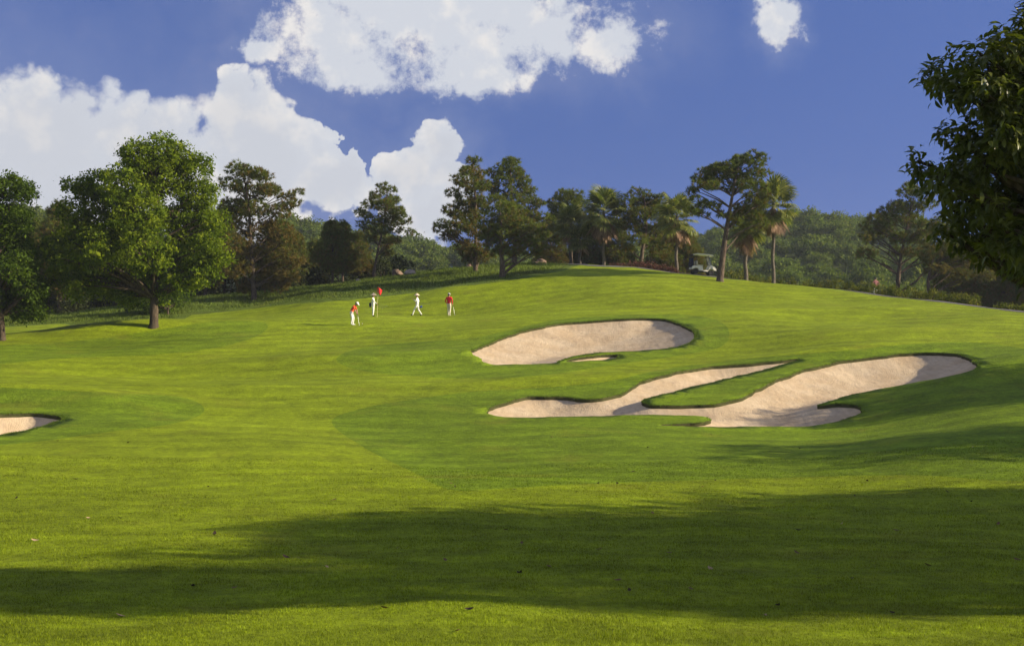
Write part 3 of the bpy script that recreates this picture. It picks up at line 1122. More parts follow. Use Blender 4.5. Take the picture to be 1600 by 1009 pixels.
# ------------------------------------------------------------------ the pine clump on the hilltop
pine('pine_tree', 743, 426,
    [(735, 252, 8), (745, 250, 7), (728, 268, 11), (745, 272, 12), (715, 282, 10), (735, 290, 16), (755, 290, 12), (708, 302, 11), (728, 312, 18), (752, 315, 14), (705, 328, 14), (735, 338, 18), (690, 350, 10), (682, 358, 7),
     (715, 355, 17), (745, 362, 16), (700, 368, 13), (728, 385, 17), (752, 388, 13), (735, 402, 10), (760, 400, 12)],
    'left pine of the clump on the hilltop', 23, [(743, 390), (744, 340), (742, 290), (739, 252)], 0.22, brown=0.5)
pine('pine_tree', 785, 433,
    [(776, 345, 16), (765, 330, 14), (800, 345, 18), (820, 352, 16), (785, 362, 20), (812, 370, 18), (838, 372, 14), (765, 368, 16), (775, 385, 17), (800, 388, 18), (826, 390, 15), (760, 352, 12), (850, 388, 9), (842, 356, 12),
     (775, 312, 12), (790, 325, 13), (812, 328, 12)],
    'forked front pine in the middle of the hilltop clump', 24, [(785, 412), (782, 390), (784, 360), (780, 315)], 0.28, brown=0.45)
pine('pine_tree', 804, 414,
    [(795, 250, 9), (805, 254, 8), (785, 262, 11), (805, 270, 13), (770, 272, 10), (818, 282, 11), (790, 285, 16), (765, 290, 12), (812, 298, 15), (828, 296, 9), (780, 305, 15), (800, 315, 18), (832, 312, 11), (845, 318, 8),
     (825, 332, 15), (800, 340, 18), (848, 340, 11), (862, 345, 7), (835, 355, 15), (812, 365, 15), (850, 368, 11), (830, 380, 13)],
    'tallest pine of the hilltop clump, behind the forked one', 25, [(804, 380), (801, 330), (798, 285), (797, 250)], 0.26, brown=0.25, at=((804 - 800) / F * 124, 124))
pine('pine_tree', 893, 412,
    [(880, 306, 13), (900, 304, 11), (868, 318, 13), (890, 320, 16), (910, 316, 11), (875, 336, 16), (898, 338, 16), (865, 350, 12), (885, 360, 15), (870, 375, 12)],
    'dark pine rising behind the left palms', 26, [(892, 380), (888, 340), (886, 302)], 0.2, brown=0.15, at=((893 - 800) / F * 136, 136))
pine('pine_tree', 1002, 412,
    [(992, 300, 9), (1008, 303, 9), (982, 312, 11), (1002, 318, 15), (1022, 312, 11), (975, 330, 13), (1000, 338, 18), (1026, 332, 14), (985, 352, 15), (1012, 358, 16), (1035, 350, 10), (995, 375, 14), (1020, 380, 13), (980, 388, 10), (1035, 308, 9)],
    'dark pine standing between two fan palms', 27, [(1004, 390), (1010, 360), (1008, 320), (1004, 300)], 0.24, brown=0.2, at=((1000 - 800) / F * 129, 129))
pine('pine_tree', 1016, 412,
    [(1030, 320, 10), (1042, 330, 9), (1038, 345, 11), (1026, 360, 11), (1045, 375, 12), (1040, 392, 12), (1025, 398, 10), (1048, 402, 9)],
    'small pine with bent trunk beside the dark pine', 28, [(1018, 390), (1026, 365), (1034, 330)], 0.2, brown=0.3, at=((1016 - 800) / F * 131, 131))
pine('pine_tree', 1125, 440,
    [(1178, 243, 12), (1192, 246, 9), (1160, 250, 13), (1142, 258, 14), (1125, 262, 12), (1108, 268, 13), (1180, 258, 13), (1094, 280, 13), (1120, 278, 16), (1150, 272, 16), (1178, 275, 15), (1198, 270, 8), (1090, 292, 11),
     (1080, 298, 7), (1110, 292, 12), (1165, 290, 14), (1185, 292, 13), (1195, 302, 8), (1140, 292, 10), (1085, 312, 8), (1100, 318, 10), (1118, 322, 10), (1172, 310, 13), (1190, 318, 11), (1160, 325, 13), (1182, 335, 13),
     (1085, 330, 9), (1100, 335, 8), (1130, 335, 9), (1150, 345, 12), (1175, 352, 13), (1190, 348, 9)],
    'leaning flat topped pine beside the golf cart', 29, [(1130, 395), (1135, 360), (1141, 325), (1147, 290), (1155, 255)], 0.30, flat=0.42, brown=0.3, back=0.45)

# ------------------------------------------------------------------ right hand trees beyond the path
pine('pine_tree', 1399, 455,
    [(1430, 296, 12), (1412, 302, 10), (1450, 300, 11), (1400, 322, 12), (1422, 318, 15), (1445, 320, 14), (1385, 330, 11), (1410, 340, 16), (1365, 342, 11), (1352, 352, 8), (1385, 355, 15), (1435, 345, 16), (1350, 372, 9),
     (1370, 368, 12), (1405, 372, 16), (1440, 372, 17), (1465, 350, 16), (1470, 385, 15), (1348, 392, 8), (1420, 395, 13), (1455, 405, 14), (1480, 410, 13), (1362, 395, 7)],
    'spreading pine beyond the hedge with leaning trunk', 30, [(1404, 430), (1408, 400), (1416, 360), (1428, 310)], 0.26, brown=0.55, at=((1399 - 800) / F * 122, 122))
pine('pine_tree', 1455, 465,
    [(1470, 360, 16), (1495, 365, 15), (1480, 385, 17), (1505, 390, 15), (1450, 395, 14), (1490, 410, 17), (1515, 412, 14), (1465, 420, 14), (1500, 432, 14), (1530, 430, 15), (1525, 395, 14)],
    'brown needled pine half hidden by the large dark tree', 31, [(1450, 440), (1455, 420), (1462, 390), (1480, 350)], 0.2, brown=0.85, at=((1455 - 800) / F * 118, 118))

# generic pines for the dark belts of trees
_r = np.random.RandomState(77)
gp = []
for i, (h, w, br) in enumerate(((11, 6.2, 0.6), (9.5, 5.6, 0.35), (12.5, 6.0, 0.2))):
    pads = auto_pads(np.random.RandomState(80 + i), h, h * (0.22 + 0.06 * i), w, 52)
    tr = [(0, 0, -0.3), (0.05, 0, 0.3), (0.15, 0.1, h * 0.4), (-0.1, 0.1, h * 0.75), (0, 0, h)]
    gp.append(pine_meshes(90 + i, pads, tr, [0.3, 0.22, 0.17, 0.1, 0.03], 34, brown=br, zr=(h * 0.25, h)))


def belt(u, d, top_v, kind, label, group):
    x = (u - 800) / F * d
    z = hz(x, d)
    h = (11, 9.5, 12.5)[kind]
    want = (505 - top_v) / F * d - z
    s = max(0.35, want / (h + 0.4))
    tm, cm = gp[kind]
    return tree_obj('pine_tree', (x, d, z), tm, cm, label, group, _r.uniform(0, 6.28), s, ('bark', 'pine'))


ORD = ['first', 'second', 'third', 'fourth', 'fifth', 'sixth', 'seventh', 'eighth', 'ninth', 'tenth', 'eleventh', 'twelfth']


def ordered(rows):
    us = sorted(q[0] for q in rows)
    return [(*q, ORD[us.index(q[0])]) for q in rows]


g1 = 'pines of the dark belt behind the meadow'
for u, d, tv, k, nth in ordered(((92, 132, 318, 0), (60, 140, 345, 1), (135, 136, 352, 2), (320, 134, 330, 0), (350, 139, 318, 2), (430, 132, 352, 0), (462, 136, 362, 1), (490, 140, 375, 0), (300, 142, 345, 1), (180, 142, 340, 0), (30, 135, 372, 2), (240, 140, 350, 1))):
    belt(u, d, tv, k, 'dark pine in the shaded belt behind the meadow, ' + nth + ' from the left', g1)
for u, d, tv, k, lab in ((519, 129.5, 343, 1, 'bushy dark pine left of the slender leaning pine'), (536, 131, 346, 0, 'brownish pine close beside the bushy dark pine'), (562, 136, 362, 0, 'low brown pine just behind the slender leaning pine')):
    belt(u, d, tv, k, lab, None)
g2 = 'pines crowding behind the palms'
for u, d, tv, k, nth in ordered(((862, 140, 335, 0), (925, 142, 335, 1), (965, 140, 340, 0), (1045, 140, 335, 1), (1072, 138, 352, 0))):
    belt(u, d, tv, k, 'dark pine crowded behind the fan palms, ' + nth + ' from the left', g2)
g3 = 'trees in the shade beyond the path on the right'
for u, d, tv, k, nth in ordered(((1545, 126, 372, 0), (1578, 122, 365, 0), (1605, 128, 360, 1), (1520, 131, 372, 0), (1490, 135, 378, 1), (1640, 124, 350, 0), (1560, 136, 362, 2), (1612, 120, 372, 0))):
    belt(u, d, tv, k, 'brownish tree in the shade beyond the path, ' + nth + ' from the left', g3)


# undergrowth thickets under the belts
def thicket_mesh(seed, w, h, n_cl=60):
    rs = np.random.RandomState(seed)
    bl = [(rs.uniform(-w, w) * 0.6, rs.uniform(-w, w) * 0.4, rs.uniform(0.3, 0.7) * h, w * 0.45, w * 0.4, h * 0.42) for _ in range(5)]
    V, Fq, t, C = cluster_crown(bl, rs, 26, n_cl, 0.28, 0.2)
    V[:, 2] = np.maximum(V[:, 2], 0.02)
    mb = MB()
    for b in bl:
        mb.tube([(b[0] * 0.4, b[1] * 0.4, -0.15), (b[0] * 0.8, b[1] * 0.8, h * 0.3), b[:3]], [0.05, 0.035, 0.012], 5)
    return mb.mesh('stem'), np_mesh('foliage', V, Fq, False, t)


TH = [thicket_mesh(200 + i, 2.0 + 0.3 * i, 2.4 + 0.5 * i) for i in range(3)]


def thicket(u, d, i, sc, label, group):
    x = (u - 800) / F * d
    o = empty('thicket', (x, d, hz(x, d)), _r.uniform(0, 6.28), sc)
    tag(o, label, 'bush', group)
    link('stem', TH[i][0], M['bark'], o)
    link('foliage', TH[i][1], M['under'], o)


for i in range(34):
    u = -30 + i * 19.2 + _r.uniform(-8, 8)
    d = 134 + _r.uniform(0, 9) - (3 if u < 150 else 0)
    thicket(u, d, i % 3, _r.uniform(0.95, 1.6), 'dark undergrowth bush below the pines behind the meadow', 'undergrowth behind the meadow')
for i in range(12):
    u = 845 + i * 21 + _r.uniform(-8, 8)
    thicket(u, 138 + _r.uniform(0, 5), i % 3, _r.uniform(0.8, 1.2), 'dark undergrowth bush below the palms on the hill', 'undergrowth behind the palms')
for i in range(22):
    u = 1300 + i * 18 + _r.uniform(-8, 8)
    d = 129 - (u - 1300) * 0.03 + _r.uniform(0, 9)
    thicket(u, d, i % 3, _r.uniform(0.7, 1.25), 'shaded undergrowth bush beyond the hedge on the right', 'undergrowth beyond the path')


# ------------------------------------------------------------------ fan palms
def frond_mesh(seed, dry=False):
    rs = np.random.RandomState(seed)
    V = []
    Fc = []
    T = []
    pet, rad, nseg = 1.15, 1.15, 30

    def tri(*p, t=0.5):
        o = len(V)
        for q in p:
            V.append(q)
            T.append(t)
        Fc.append((o, o + 1, o + 2))
    for a, b_ in (((0, 0.03, 0), (0, -0.03, 0)), ((0, 0, 0.03), (0, 0, -0.03))):
        tri(a, b_, (pet, 0, 0), t=0.75)
    for i in range(nseg):
        a = R(-150 + 300 * i / (nseg - 1)) * 0.98
        L = rad * (0.72 + 0.28 * math.cos(a * 0.5)) * rs.uniform(0.92, 1.08)
        w = 0.062
        c, s = math.cos(a), math.sin(a)
        px, py = -s, c
        fold = 0.02 if i % 2 else -0.02
        droop = (0.30 if not dry else 0.12) * rs.uniform(0.7, 1.3)
        if dry:
            py *= 0.45
            s *= 0.45
        b0 = Vector((pet, 0, 0))
        m0 = Vector((pet + c * L * 0.62, s * L * 0.62, fold - 0.06))
        e = Vector((pet + c * L * 0.93, s * L * 0.93, -droop))
        q = Vector((px, py, 0)) * w
        t = float(np.clip(rs.normal(0.5, 0.2), 0, 1))
        tri(b0, m0 - q, m0 + q, t=t)
        tri(m0 - q, e, m0 + q, t=t + 0.1)
    return np_mesh('dead_frond' if dry else 'frond', V, Fc, False, np.clip(T, 0, 1))


FR = [frond_mesh(300 + i) for i in range(3)]
FD = [frond_mesh(310 + i, True) for i in range(2)]


def palm(u, v, crown_v, r_px, label, seed, at=None, green=30, dry=26, trunk_r=0.16):
    rs = np.random.RandomState(seed)
    x, d = at or ground_at(u, v)
    z = hz(x, d)
    s = d / F
    h = (505 - crown_v) * s - z
    o = empty('palm_tree', (x, d, z))
    tag(o, label, 'palm')
    mb = MB()
    n = 14
    mb.tube([(0.05 * math.sin(i), 0, -0.2 + (h + 0.2) * i / n) for i in range(n + 1)],
            [trunk_r * (1.35 if i == 0 else (1.0 + 0.06 * (i % 2)) * (1.05 - 0.25 * i / n)) for i in range(n + 1)], 10)
    link('trunk', mb.mesh('trunk'), M['palmbark'], o)
    fs = r_px * s / 2.1
    for i in range(green):
        t = (i + 0.5) / green
        el = R(78 - 118 * t + rs.uniform(-8, 8))
        az = i * 2.39996 + rs.uniform(-0.25, 0.25)
        f = link('frond', FR[i % 3], M['palm'], o)
        f.location = (0, 0, h + 0.15 - 0.5 * t)
        f.rotation_euler = Euler((rs.uniform(-0.5, 0.5), -el, az), 'XYZ')
        f.scale = (fs * rs.uniform(0.85, 1.1),) * 3
    for i in range(dry):
        el = R(-48 - 34 * rs.rand())
        az = i * 2.39996 + rs.uniform(-0.3, 0.3)
        f = link('dead_frond', FD[i % 2], M['palmdry'], o)
        f.location = (0.1 * math.cos(az), 0.1 * math.sin(az), h - 0.35 - 0.3 * rs.rand())
        f.rotation_euler = Euler((rs.uniform(-0.6, 0.6), -el, az), 'XYZ')
        f.scale = (fs * rs.uniform(0.8, 1.1),) * 3


palm(943, 416, 332, 42, 'full fan palm on the hilltop with hanging dry skirt', 401, ((943 - 800) / F * 129.5, 129.5))
palm(892, 413, 350, 32, 'smaller fan palm next to the pine clump', 402, ((892 - 800) / F * 132, 132), dry=8)
palm(906, 413, 372, 24, 'low young fan palm between the two left palms', 403, ((906 - 800) / F * 131, 131), dry=4, green=26)
palm(1057, 419, 338, 40, 'fan palm with pinkish dry skirt left of the golf cart', 404, ((1057 - 800) / F * 121, 121))
palm(1165, 438, 352, 38, 'fan palm half hidden behind the leaning pine', 405, trunk_r=0.18)
palm(1208, 443, 318, 43, 'tall slender fan palm right of the leaning pine', 406, trunk_r=0.15)

# ------------------------------------------------------------------ wooded hillside
def forest_mesh(seed):
    rs = np.random.RandomState(seed)
    bl = []
    for i in range(9):
        a = i * 2.4
        r = 2.6 * math.sqrt(i / 9)
        bl.append((r * math.cos(a), r * math.sin(a), 5.2 - 0.16 * r * r + rs.uniform(-0.7, 0.9), 1.9, 1.9, 1.6))
    V, Fq, t, C = cluster_crown(bl, rs, 16, 190, 0.42, 0.46, 0.5)
    nv = len(V)
    mb = MB()
    mb.tube([(0, 0, -0.5), (0, 0, 2), (0.2, 0, 5)], [0.25, 0.2, 0.08], 6, False)
    tv = np.array(mb.v)
    tf = np.array([f for f in mb.f if len(f) == 4])
    return np_mesh('forest_tree', np.vstack([V, tv]), np.vstack([Fq, tf + nv]), False, np.concatenate([t, np.zeros(len(tv))]))


FM = [forest_mesh(500 + i) for i in range(5)]
for m_ in FM:
    m_.materials.append(M['forest'])
rs = np.random.RandomState(9)
cand = []
for r in np.concatenate([np.arange(172, 300, 11), np.arange(300, 385, 12)]):
    st = (9.6 if r < 300 else 8.0) / r
    a = -0.47 + rs.uniform(0, st)
    while a < 0.47:
        u = 800 + F * math.tan(a)
        if u < 110 or u > 440:
            cand.append((r + rs.uniform(-4, 4), a + rs.uniform(-0.3, 0.3) * st))
        a += st
rs.shuffle(cand)
cand = sorted(cand, key=lambda q: (q[0] > 300, rs.rand()))
ca = np.array(cand)
fx, fy = ca[:, 0] * np.sin(ca[:, 1]), ca[:, 0] * np.cos(ca[:, 1])
fz = H(fx, fy)
# keep those that rise into view over the course in front
vis = [(505 - (z + 7) / y * F) for z, y in zip(fz, fy)]
order = sorted(range(len(cand)), key=lambda i: (fx[i] / fy[i] * F > 650, vis[i]))
n_ind = 0
for i in order:
    uu = 800 + F * fx[i] / fy[i]
    if vis[i] > np.interp(uu, [0, 110, 440, 720, 860, 1060, 1200, 1300, 1500, 1600], [470, 470, 435, 415, 405, 410, 432, 440, 455, 470]) or n_ind >= 300:
        continue
    o = link('forest_tree', FM[i % 5])
    o.location = (fx[i], fy[i], fz[i] - 0.5)
    o.rotation_euler = (0, 0, rs.uniform(0, 6.28))
    s = rs.uniform(0.85, 1.3)
    o.scale = (s, s, s * rs.uniform(0.9, 1.2))
    uu = 800 + F * fx[i] / fy[i]
    lab = ('green tree on the hillside seen past the left broadleaf trees' if uu < 440 else 'green tree on the hazy hillside behind the slender leaning pine' if uu < 720 else
           'green tree on the far hillside behind pines and palms' if uu < 1180 else 'tree along the crest of the right wooded hillside' if cand[i][0] > 300 else 'rounded green tree low on the right wooded hillside')
    tag(o, lab, 'tree', lab.replace('tree', 'trees'))
    n_ind += 1
print('forest trees', n_ind, 'wanted', 'candidates', len(cand))

# ------------------------------------------------------------------ big tree at the right edge and its neighbours out of frame
def leaf_simple():
    return np.array([(0, 0, 0), (0.45, 0.19, 0.05), (1.0, 0, -0.1), (0.45, -0.19, 0.05)]), np.array([(0, 1, 2, 3)])


def leaf_shape():
    """one pointed, folded, drooping leaf along +x, length 1"""
    xs = [0, 0.18, 0.45, 0.75, 1.0]
    ws = [0.012, 0.13, 0.19, 0.13, 0.0]
    zs = [0, 0.03, 0.03, -0.03, -0.14]
    V = []
    for x, w, z in zip(xs, ws, zs):
        V += [(x, w, z + w * 0.35), (x, 0, z), (x, -w, z + w * 0.35)]
    Fc = []
    for i in range(4):
        for j in range(2):
            a = i * 3 + j
            Fc.append((a, a + 1, a + 4, a + 3))
    return np.array(V), np.array(Fc)


def rosette_tree(loc, blobs, seed, n_twig, leaf_len, label, trunk_top, trunk_r, single=0, per=8, lean=(0, 0)):
    rs = np.random.RandomState(seed)
    B = np.array(blobs)
    w = (B[:, 3] * B[:, 4] * B[:, 5]) ** (2 / 3)
    pick = rs.choice(len(B), n_twig, p=w / w.sum())
    u = rand_unit(rs, n_twig)
    r = rs.uniform(0.30, 1.0, n_twig) ** 0.55
    C = B[pick, :3] + u * r[:, None] * B[pick, 3:6]
    LV, LF = leaf_shape() if single else leaf_simple()
    n = n_twig * per
    c = np.repeat(C, per, 0) + rs.normal(0, leaf_len * 0.35, (n, 3))
    az = rs.uniform(0, 2 * math.pi, n)
    el = rs.normal(-0.35, 0.5, n)
    out = np.repeat(u, per, 0) * 0.5
    dx = np.column_stack([np.cos(az) * np.cos(el), np.sin(az) * np.cos(el), np.sin(el)]) + out
    dx /= np.linalg.norm(dx, axis=1)[:, None]
    up = np.column_stack([rs.normal(0, 0.35, n), rs.normal(0, 0.35, n), np.ones(n)])
    dy = np.cross(up, dx)
    dy /= np.linalg.norm(dy, axis=1)[:, None]
    dz = np.cross(dx, dy)
    L = leaf_len * rs.uniform(0.7, 1.25, n)
    t = np.clip(np.repeat(rs.normal(0.5, 0.22, n_twig), per) + rs.normal(0, 0.12, n), 0, 1)
    wc = c + np.array(loc)
    U = 800 + F * wc[:, 0] / wc[:, 1]
    Vv = 505 - F * wc[:, 2] / wc[:, 1]
    chosen = np.zeros(n, bool)
    if single:
        vis_ = np.where((U < 1600) & (Vv > 0) & (wc[:, 1] > 5))[0]
        far = wc[vis_, 1] + 0.012 * (U[vis_] - 1430)
        chosen[vis_[np.argsort(far)[:single]]] = True
    k = ~chosen
    W = (c[k, None, :] + (LV[None, :, 0:1] * dx[k, None, :] + LV[None, :, 1:2] * dy[k, None, :] + LV[None, :, 2:3] * dz[k, None, :]) * L[k, None, None]).reshape(-1, 3)
    nl = k.sum()
    FF = (LF[None] + (np.arange(nl) * len(LV))[:, None, None]).reshape(-1, 4)
    cm = np_mesh('crown', W, FF, True, np.repeat(t[k], len(LV)))
    h = trunk_top
    tr = [(0, 0, -0.3), (0, 0, 0.4), (lean[0] * 0.3, lean[1] * 0.3, h * 0.35), (lean[0] * 0.6, lean[1] * 0.6, h * 0.6), (lean[0], lean[1], h)]
    tips = [tuple(b[:3]) for b in blobs] + [tuple(q) for q in C[rs.choice(n_twig, min(n_twig, 160), False)]]
    tm = limb_mesh('trunk', tr, [trunk_r * 1.4, trunk_r, trunk_r * 0.85, trunk_r * 0.6, trunk_r * 0.2], tips, rs)
    o = tree_obj('broadleaf_tree', loc, tm, cm, label, None, mats=('bark2', 'glossy'))
    if single:
        for ch in o.children:
            if ch.name.startswith('crown'):
                tag(ch, kind='stuff')
        lm = []
        for q in range(4):
            me = np_mesh('leaf', LV, LF, True, np.full(len(LV), 0.2 + 0.2 * q))
            me.materials.append(M['glossy'])
            lm.append(me)
        for i in np.where(chosen)[0]:
            f = link('leaf', lm[i % 4], None, o)
            mt = Matrix((dx[i] * L[i], dy[i] * L[i], dz[i] * L[i])).transposed().to_4x4()
            mt.translation = Vector(c[i])
            f.matrix_local = mt
    return o


# measured masses of the visible part, then the rest of the crown outside the frame
def front_tree():
    d0 = 16.6
    bx, by = 9.8, 17.0
    bz = hz(bx, by)
    rs = np.random.RandomState(31)
    s = d0 / F
    bl = []
    for (u, v, r) in [(1472, 142, 20), (1476, 258, 20), (1480, 290, 18), (1494, 98, 20), (1480, 222, 18), (1502, 100, 26), (1530, 78, 26), (1572, 48, 24), (1600, 60, 40), (1575, 75, 34), (1545, 100, 34), (1510, 115, 26), (1490, 125, 20), (1560, 150, 50), (1505, 165, 36), (1478, 160, 18), (1600, 140, 60), (1530, 215, 50), (1480, 215, 28), (1465, 240, 18), (1590, 230, 60),
                      (1500, 265, 36), (1462, 272, 20), (1550, 290, 55), (1600, 310, 55), (1510, 320, 34), (1485, 300, 22), (1520, 360, 28), (1560, 365, 42), (1600, 375, 40), (1552, 392, 18), (1585, 408, 20), (1608, 425, 18)]:
        rr = r * s
        bl.append(((u - 800) * s - bx, d0 - by + rs.uniform(-0.9, 0.9), (505 - v) * s - bz, rr, rr * 1.2, rr))
    for (x, y, z, r) in [(9.5, 22.5, 2.4, 1.7), (10.5, 21, 4.2, 1.8), (11.5, 21.6, 5.0, 1.8), (12.5, 20.5, 3.2, 2.0), (13.5, 21.6, 4.4, 2.0), (14.8, 21, 2.8, 1.8), (12.5, 22, 2.2, 1.7), (10.6, 22.6, 2.2, 1.4), (14.6, 22.6, 2.2, 1.5),
                         (10.6, 20.2, 2.2, 1.0), (12.5, 19.5, 2.4, 1.3), (9.2, 20.5, 3.6, 1.3), (12, 21.8, 6.2, 1.3)]:
        k = 0.79
        bl.append((x * k - bx, y * k - by, z * k - bz, r * k, r * k, r * k * 0.9))
    rosette_tree((bx, by, bz), bl, 601, 6600, 0.146, 'large dark glossy leaved tree overhanging the right edge', 7.8, 0.28, single=300)


front_tree()


def shade_tree(x, y, top, rad, seed, label, n=1100):
    z = hz(x, y)
    rs = np.random.RandomState(seed)
    bl = []
    cz = z + top - rad * 0.85
    for i in range(14):
        u = rand_unit(rs, 1)[0]
        bl.append((u[0] * rad * 0.6, u[1] * rad * 0.6, top - rad * 0.85 + u[2] * rad * 0.42, rad * 0.5, rad * 0.5, rad * 0.42))
    rosette_tree((x, y, z), bl, seed, n, 0.26, label, top * 0.8, 0.25)


shade_tree(23.0, 21.4, 10.4, 4.2, 615, 'broad glossy tree out of frame close behind the large dark tree', 3000)
shade_tree(24.5, 18.2, 11.2, 4.4, 610, 'tall glossy tree out of frame right of the large dark tree', 4200)
shade_tree(20.0, 24.8, 9.0, 4.2, 611, 'glossy leaved tree out of frame behind the large dark tree', 3200)
shade_tree(27.0, 28.4, 8.4, 3.6, 614, 'glossy tree out of frame between two taller ones', 2000)
shade_tree(32.5, 39.3, 8.5, 4.2, 612, 'tall glossy tree out of frame right of the lower bunker', 2200)
shade_tree(34.5, 51.0, 6.8, 4.2, 613, 'smaller glossy tree out of frame uphill on the right', 1400)

# ------------------------------------------------------------------ hedge, dry planting and boulders
def hedge_row(name, line, h, w, mat, label, seed, per=30, size=0.13, cat='hedge'):
    rs = np.random.RandomState(seed)
    P = resample(line, 0.45, False)
    z = H(P[:, 0], P[:, 1])
    n = len(P)
    hh = h * (0.75 + 0.5 * rs.rand(n))
    base = P.mean(0)
    bz = float(z.min())
    bl = [(p[0] - base[0] + rs.uniform(-0.15, 0.15), p[1] - base[1] + rs.uniform(-0.3, 0.3) * w, zz - bz + hv * 0.45, 0.5, w * 0.6, hv * 0.55) for p, zz, hv in zip(P, z, hh)]
    V, Fq, t, C = cluster_crown(bl, rs, per, n * 8, 0.12, size, 0.4, 0.9)
    o = empty(name, (base[0], base[1], bz))
    tag(o, label, cat)
    mb = MB()
    for b, zz in zip(bl, z):
        mb.tube([(b[0], b[1], zz - bz - 0.1), (b[0] + 0.05, b[1], zz - bz + h * 0.3), (b[0], b[1], b[2])], [0.03, 0.02, 0.01], 5)
    tag(link('stem', mb.mesh('stem'), M['bark'], o), kind='stuff')
    tag(link('foliage', np_mesh('foliage', V, Fq, False, t), M[mat], o), kind='stuff')


def path_offset(a, b, off):
    i = [k for k in range(len(PATHC)) if a <= PATHC[k][1] <= b and PATHC[k][0] > 20]
    return PATHC[i] + nrm[i] * off


side = 1.7
hedge_row('hedge', path_offset(94, 116, side), 0.85, 1.1, 'hedge', 'long low sunlit hedge along the far side of the path', 701)
hedge_row('plant_border', path_offset(78, 93.5, side), 0.45, 0.9, 'hedge', 'thin strip of low plants along the path at the right edge', 702, 20)
hedge_row('plant_border', [((u - 800) / F * d, d) for u, d in ((962, 127.5), (990, 125.2), (1020, 122.9), (1052, 120.2))], 0.6, 0.6, 'dryplant', 'reddish dry planting beside the path below the palms', 703, 24)


def boulder(u, v, w, label, seed, c=0):
    rs = np.random.RandomState(seed)
    x, d = ground_at(u, v)
    z = hz(x, d)
    bm = bmesh.new()
    bmesh.ops.create_icosphere(bm, subdivisions=3, radius=1)
    off = Vector(rs.uniform(-50, 50, 3))
    for vv in bm.verts:
        n = mnoise.fractal(vv.co * 0.9 + off, 1.0, 2.1, 4)
        vv.co *= 1 + 0.45 * n
        vv.co.z = max(vv.co.z, -0.5) * 0.75
        vv.co *= w
    me = bpy.data.meshes.new('boulder')
    bm.to_mesh(me)
    bm.free()
    me.materials.append(M['rock'] if not c else M['rock2'])
    o = link('boulder', me)
    o.location = (x, d, z + 0.25 * w)
    tag(o, label, 'rock')


M['rock'] = plain('brown_rock', (0.17, 0.12, 0.085), 0.9, 0.2, var=0.45, scale=2.2)
M['rock2'] = plain('pale_rock', (0.30, 0.26, 0.21), 0.9, 0.2, var=0.35, scale=2.2)
boulder(622, 431, 0.62, 'brown boulder on the ridge right of the slender pine', 801)
boulder(641, 430, 0.5, 'greyer boulder at the right of the two on the ridge', 802, 1)
boulder(560, 441, 0.3, 'small pale stone at the meadow edge below the slender pine', 803, 1)
boulder(733, 415, 0.35, 'small brown rock left of the hilltop pines', 804)
boulder(846, 411, 0.5, 'brown rock on the crest right of the hilltop pines', 805)
boulder(836, 412, 0.3, 'smaller brown rock beside the crest rock', 806)

# ------------------------------------------------------------------ grass blades
def blades(P, rs, hgt, wid, lean=0.45):
    n = len(P)
    z = H(P[:, 0], P[:, 1]) - 0.005
    a = rs.uniform(0, math.pi * 2, n)
    dx, dy = np.cos(a), np.sin(a)
    b = rs.uniform(0, math.pi * 2, n)
    L = np.abs(rs.normal(0, lean, n)) * hgt
    p = np.column_stack([P, z])
    s = np.column_stack([dx, dy, np.zeros(n)]) * (wid * 0.5)[:, None]
    tip = p + np.column_stack([np.cos(b) * L, np.sin(b) * L, hgt])
    V = np.stack([p - s, p + s, tip], 1).reshape(-1, 3)
    return V


def grass_object(name, P, rs, hgt, wid, label, lean=0.45, mul=1.0):
    V = blades(P, rs, hgt, wid, lean)
    n = len(P)
    me = np_mesh(name, V, np.arange(3 * n).reshape(n, 3), False, np.repeat(rs.uniform(0, 1, n), 3))
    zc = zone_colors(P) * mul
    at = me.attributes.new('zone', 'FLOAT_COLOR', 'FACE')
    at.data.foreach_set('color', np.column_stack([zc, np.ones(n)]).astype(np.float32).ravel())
    o = link(name, me, M['blade'])
    tag(o, label, 'grass', kind='stuff')


rs = np.random.RandomState(3)
N = 480000
q = rs.rand(N)
yy = 12.5 * (42.0 / 12.5) ** q                      # density falls off with distance
xx = rs.uniform(-1, 1, N) * (0.44 * yy + 1.0)
nz = np.sin(xx * 2.1 + np.sin(yy * 1.7) * 2) * np.sin(yy * 2.6 + np.sin(xx * 1.3) * 2)
hh = (0.030 + 0.010 * nz + rs.uniform(-0.008, 0.014, N)) * np.interp(yy, [12, 25, 42], [1, 1.1, 1.0])
grass_object('mown_grass', np.column_stack([xx, yy]), rs, hh, np.interp(yy, [12, 42], [0.007, 0.018]) * rs.uniform(0.7, 1.3, N), 'short mown grass of the near fairway')

rp = []
for k, w, dens in (('upper', 0.9, 4000), ('lower', 0.35, 2800), ('left', 0.6, 3500), ('pocket', 0.35, 3000)):
    poly = SAND[k][0]
    per = np.hypot(*(poly - np.roll(poly, 1, 0)).T).sum()
    n = int(per * w * dens * 0.2)
    i = rs.randint(0, len(poly), n)
    t = rs.rand(n)[:, None]
    base = poly[i] * (1 - t) + np.roll(poly, -1, 0)[i] * t
    rp.append(base + rand_unit(rs, n)[:, :2] * (np.abs(rs.normal(0, 0.5, n)) * w)[:, None])
rp = np.vstack(rp)
rp = rp[~sand_or_path(rp)]
edge = np.min([dist_poly(rp, SAND[k][0]) for k in SAND], axis=0)
back = np.zeros(len(rp), bool)
for k in SAND:
    for off in ((0, 0.3), (0, 0.8), (0.4, 0.2)):
        back |= inside(rp - np.array(off), SAND[k][0])
hh = (0.05 * np.exp(-(edge / 0.4) ** 2) + rs.uniform(0.03, 0.08, len(rp))) * np.where(back, 1.0, 0.45)
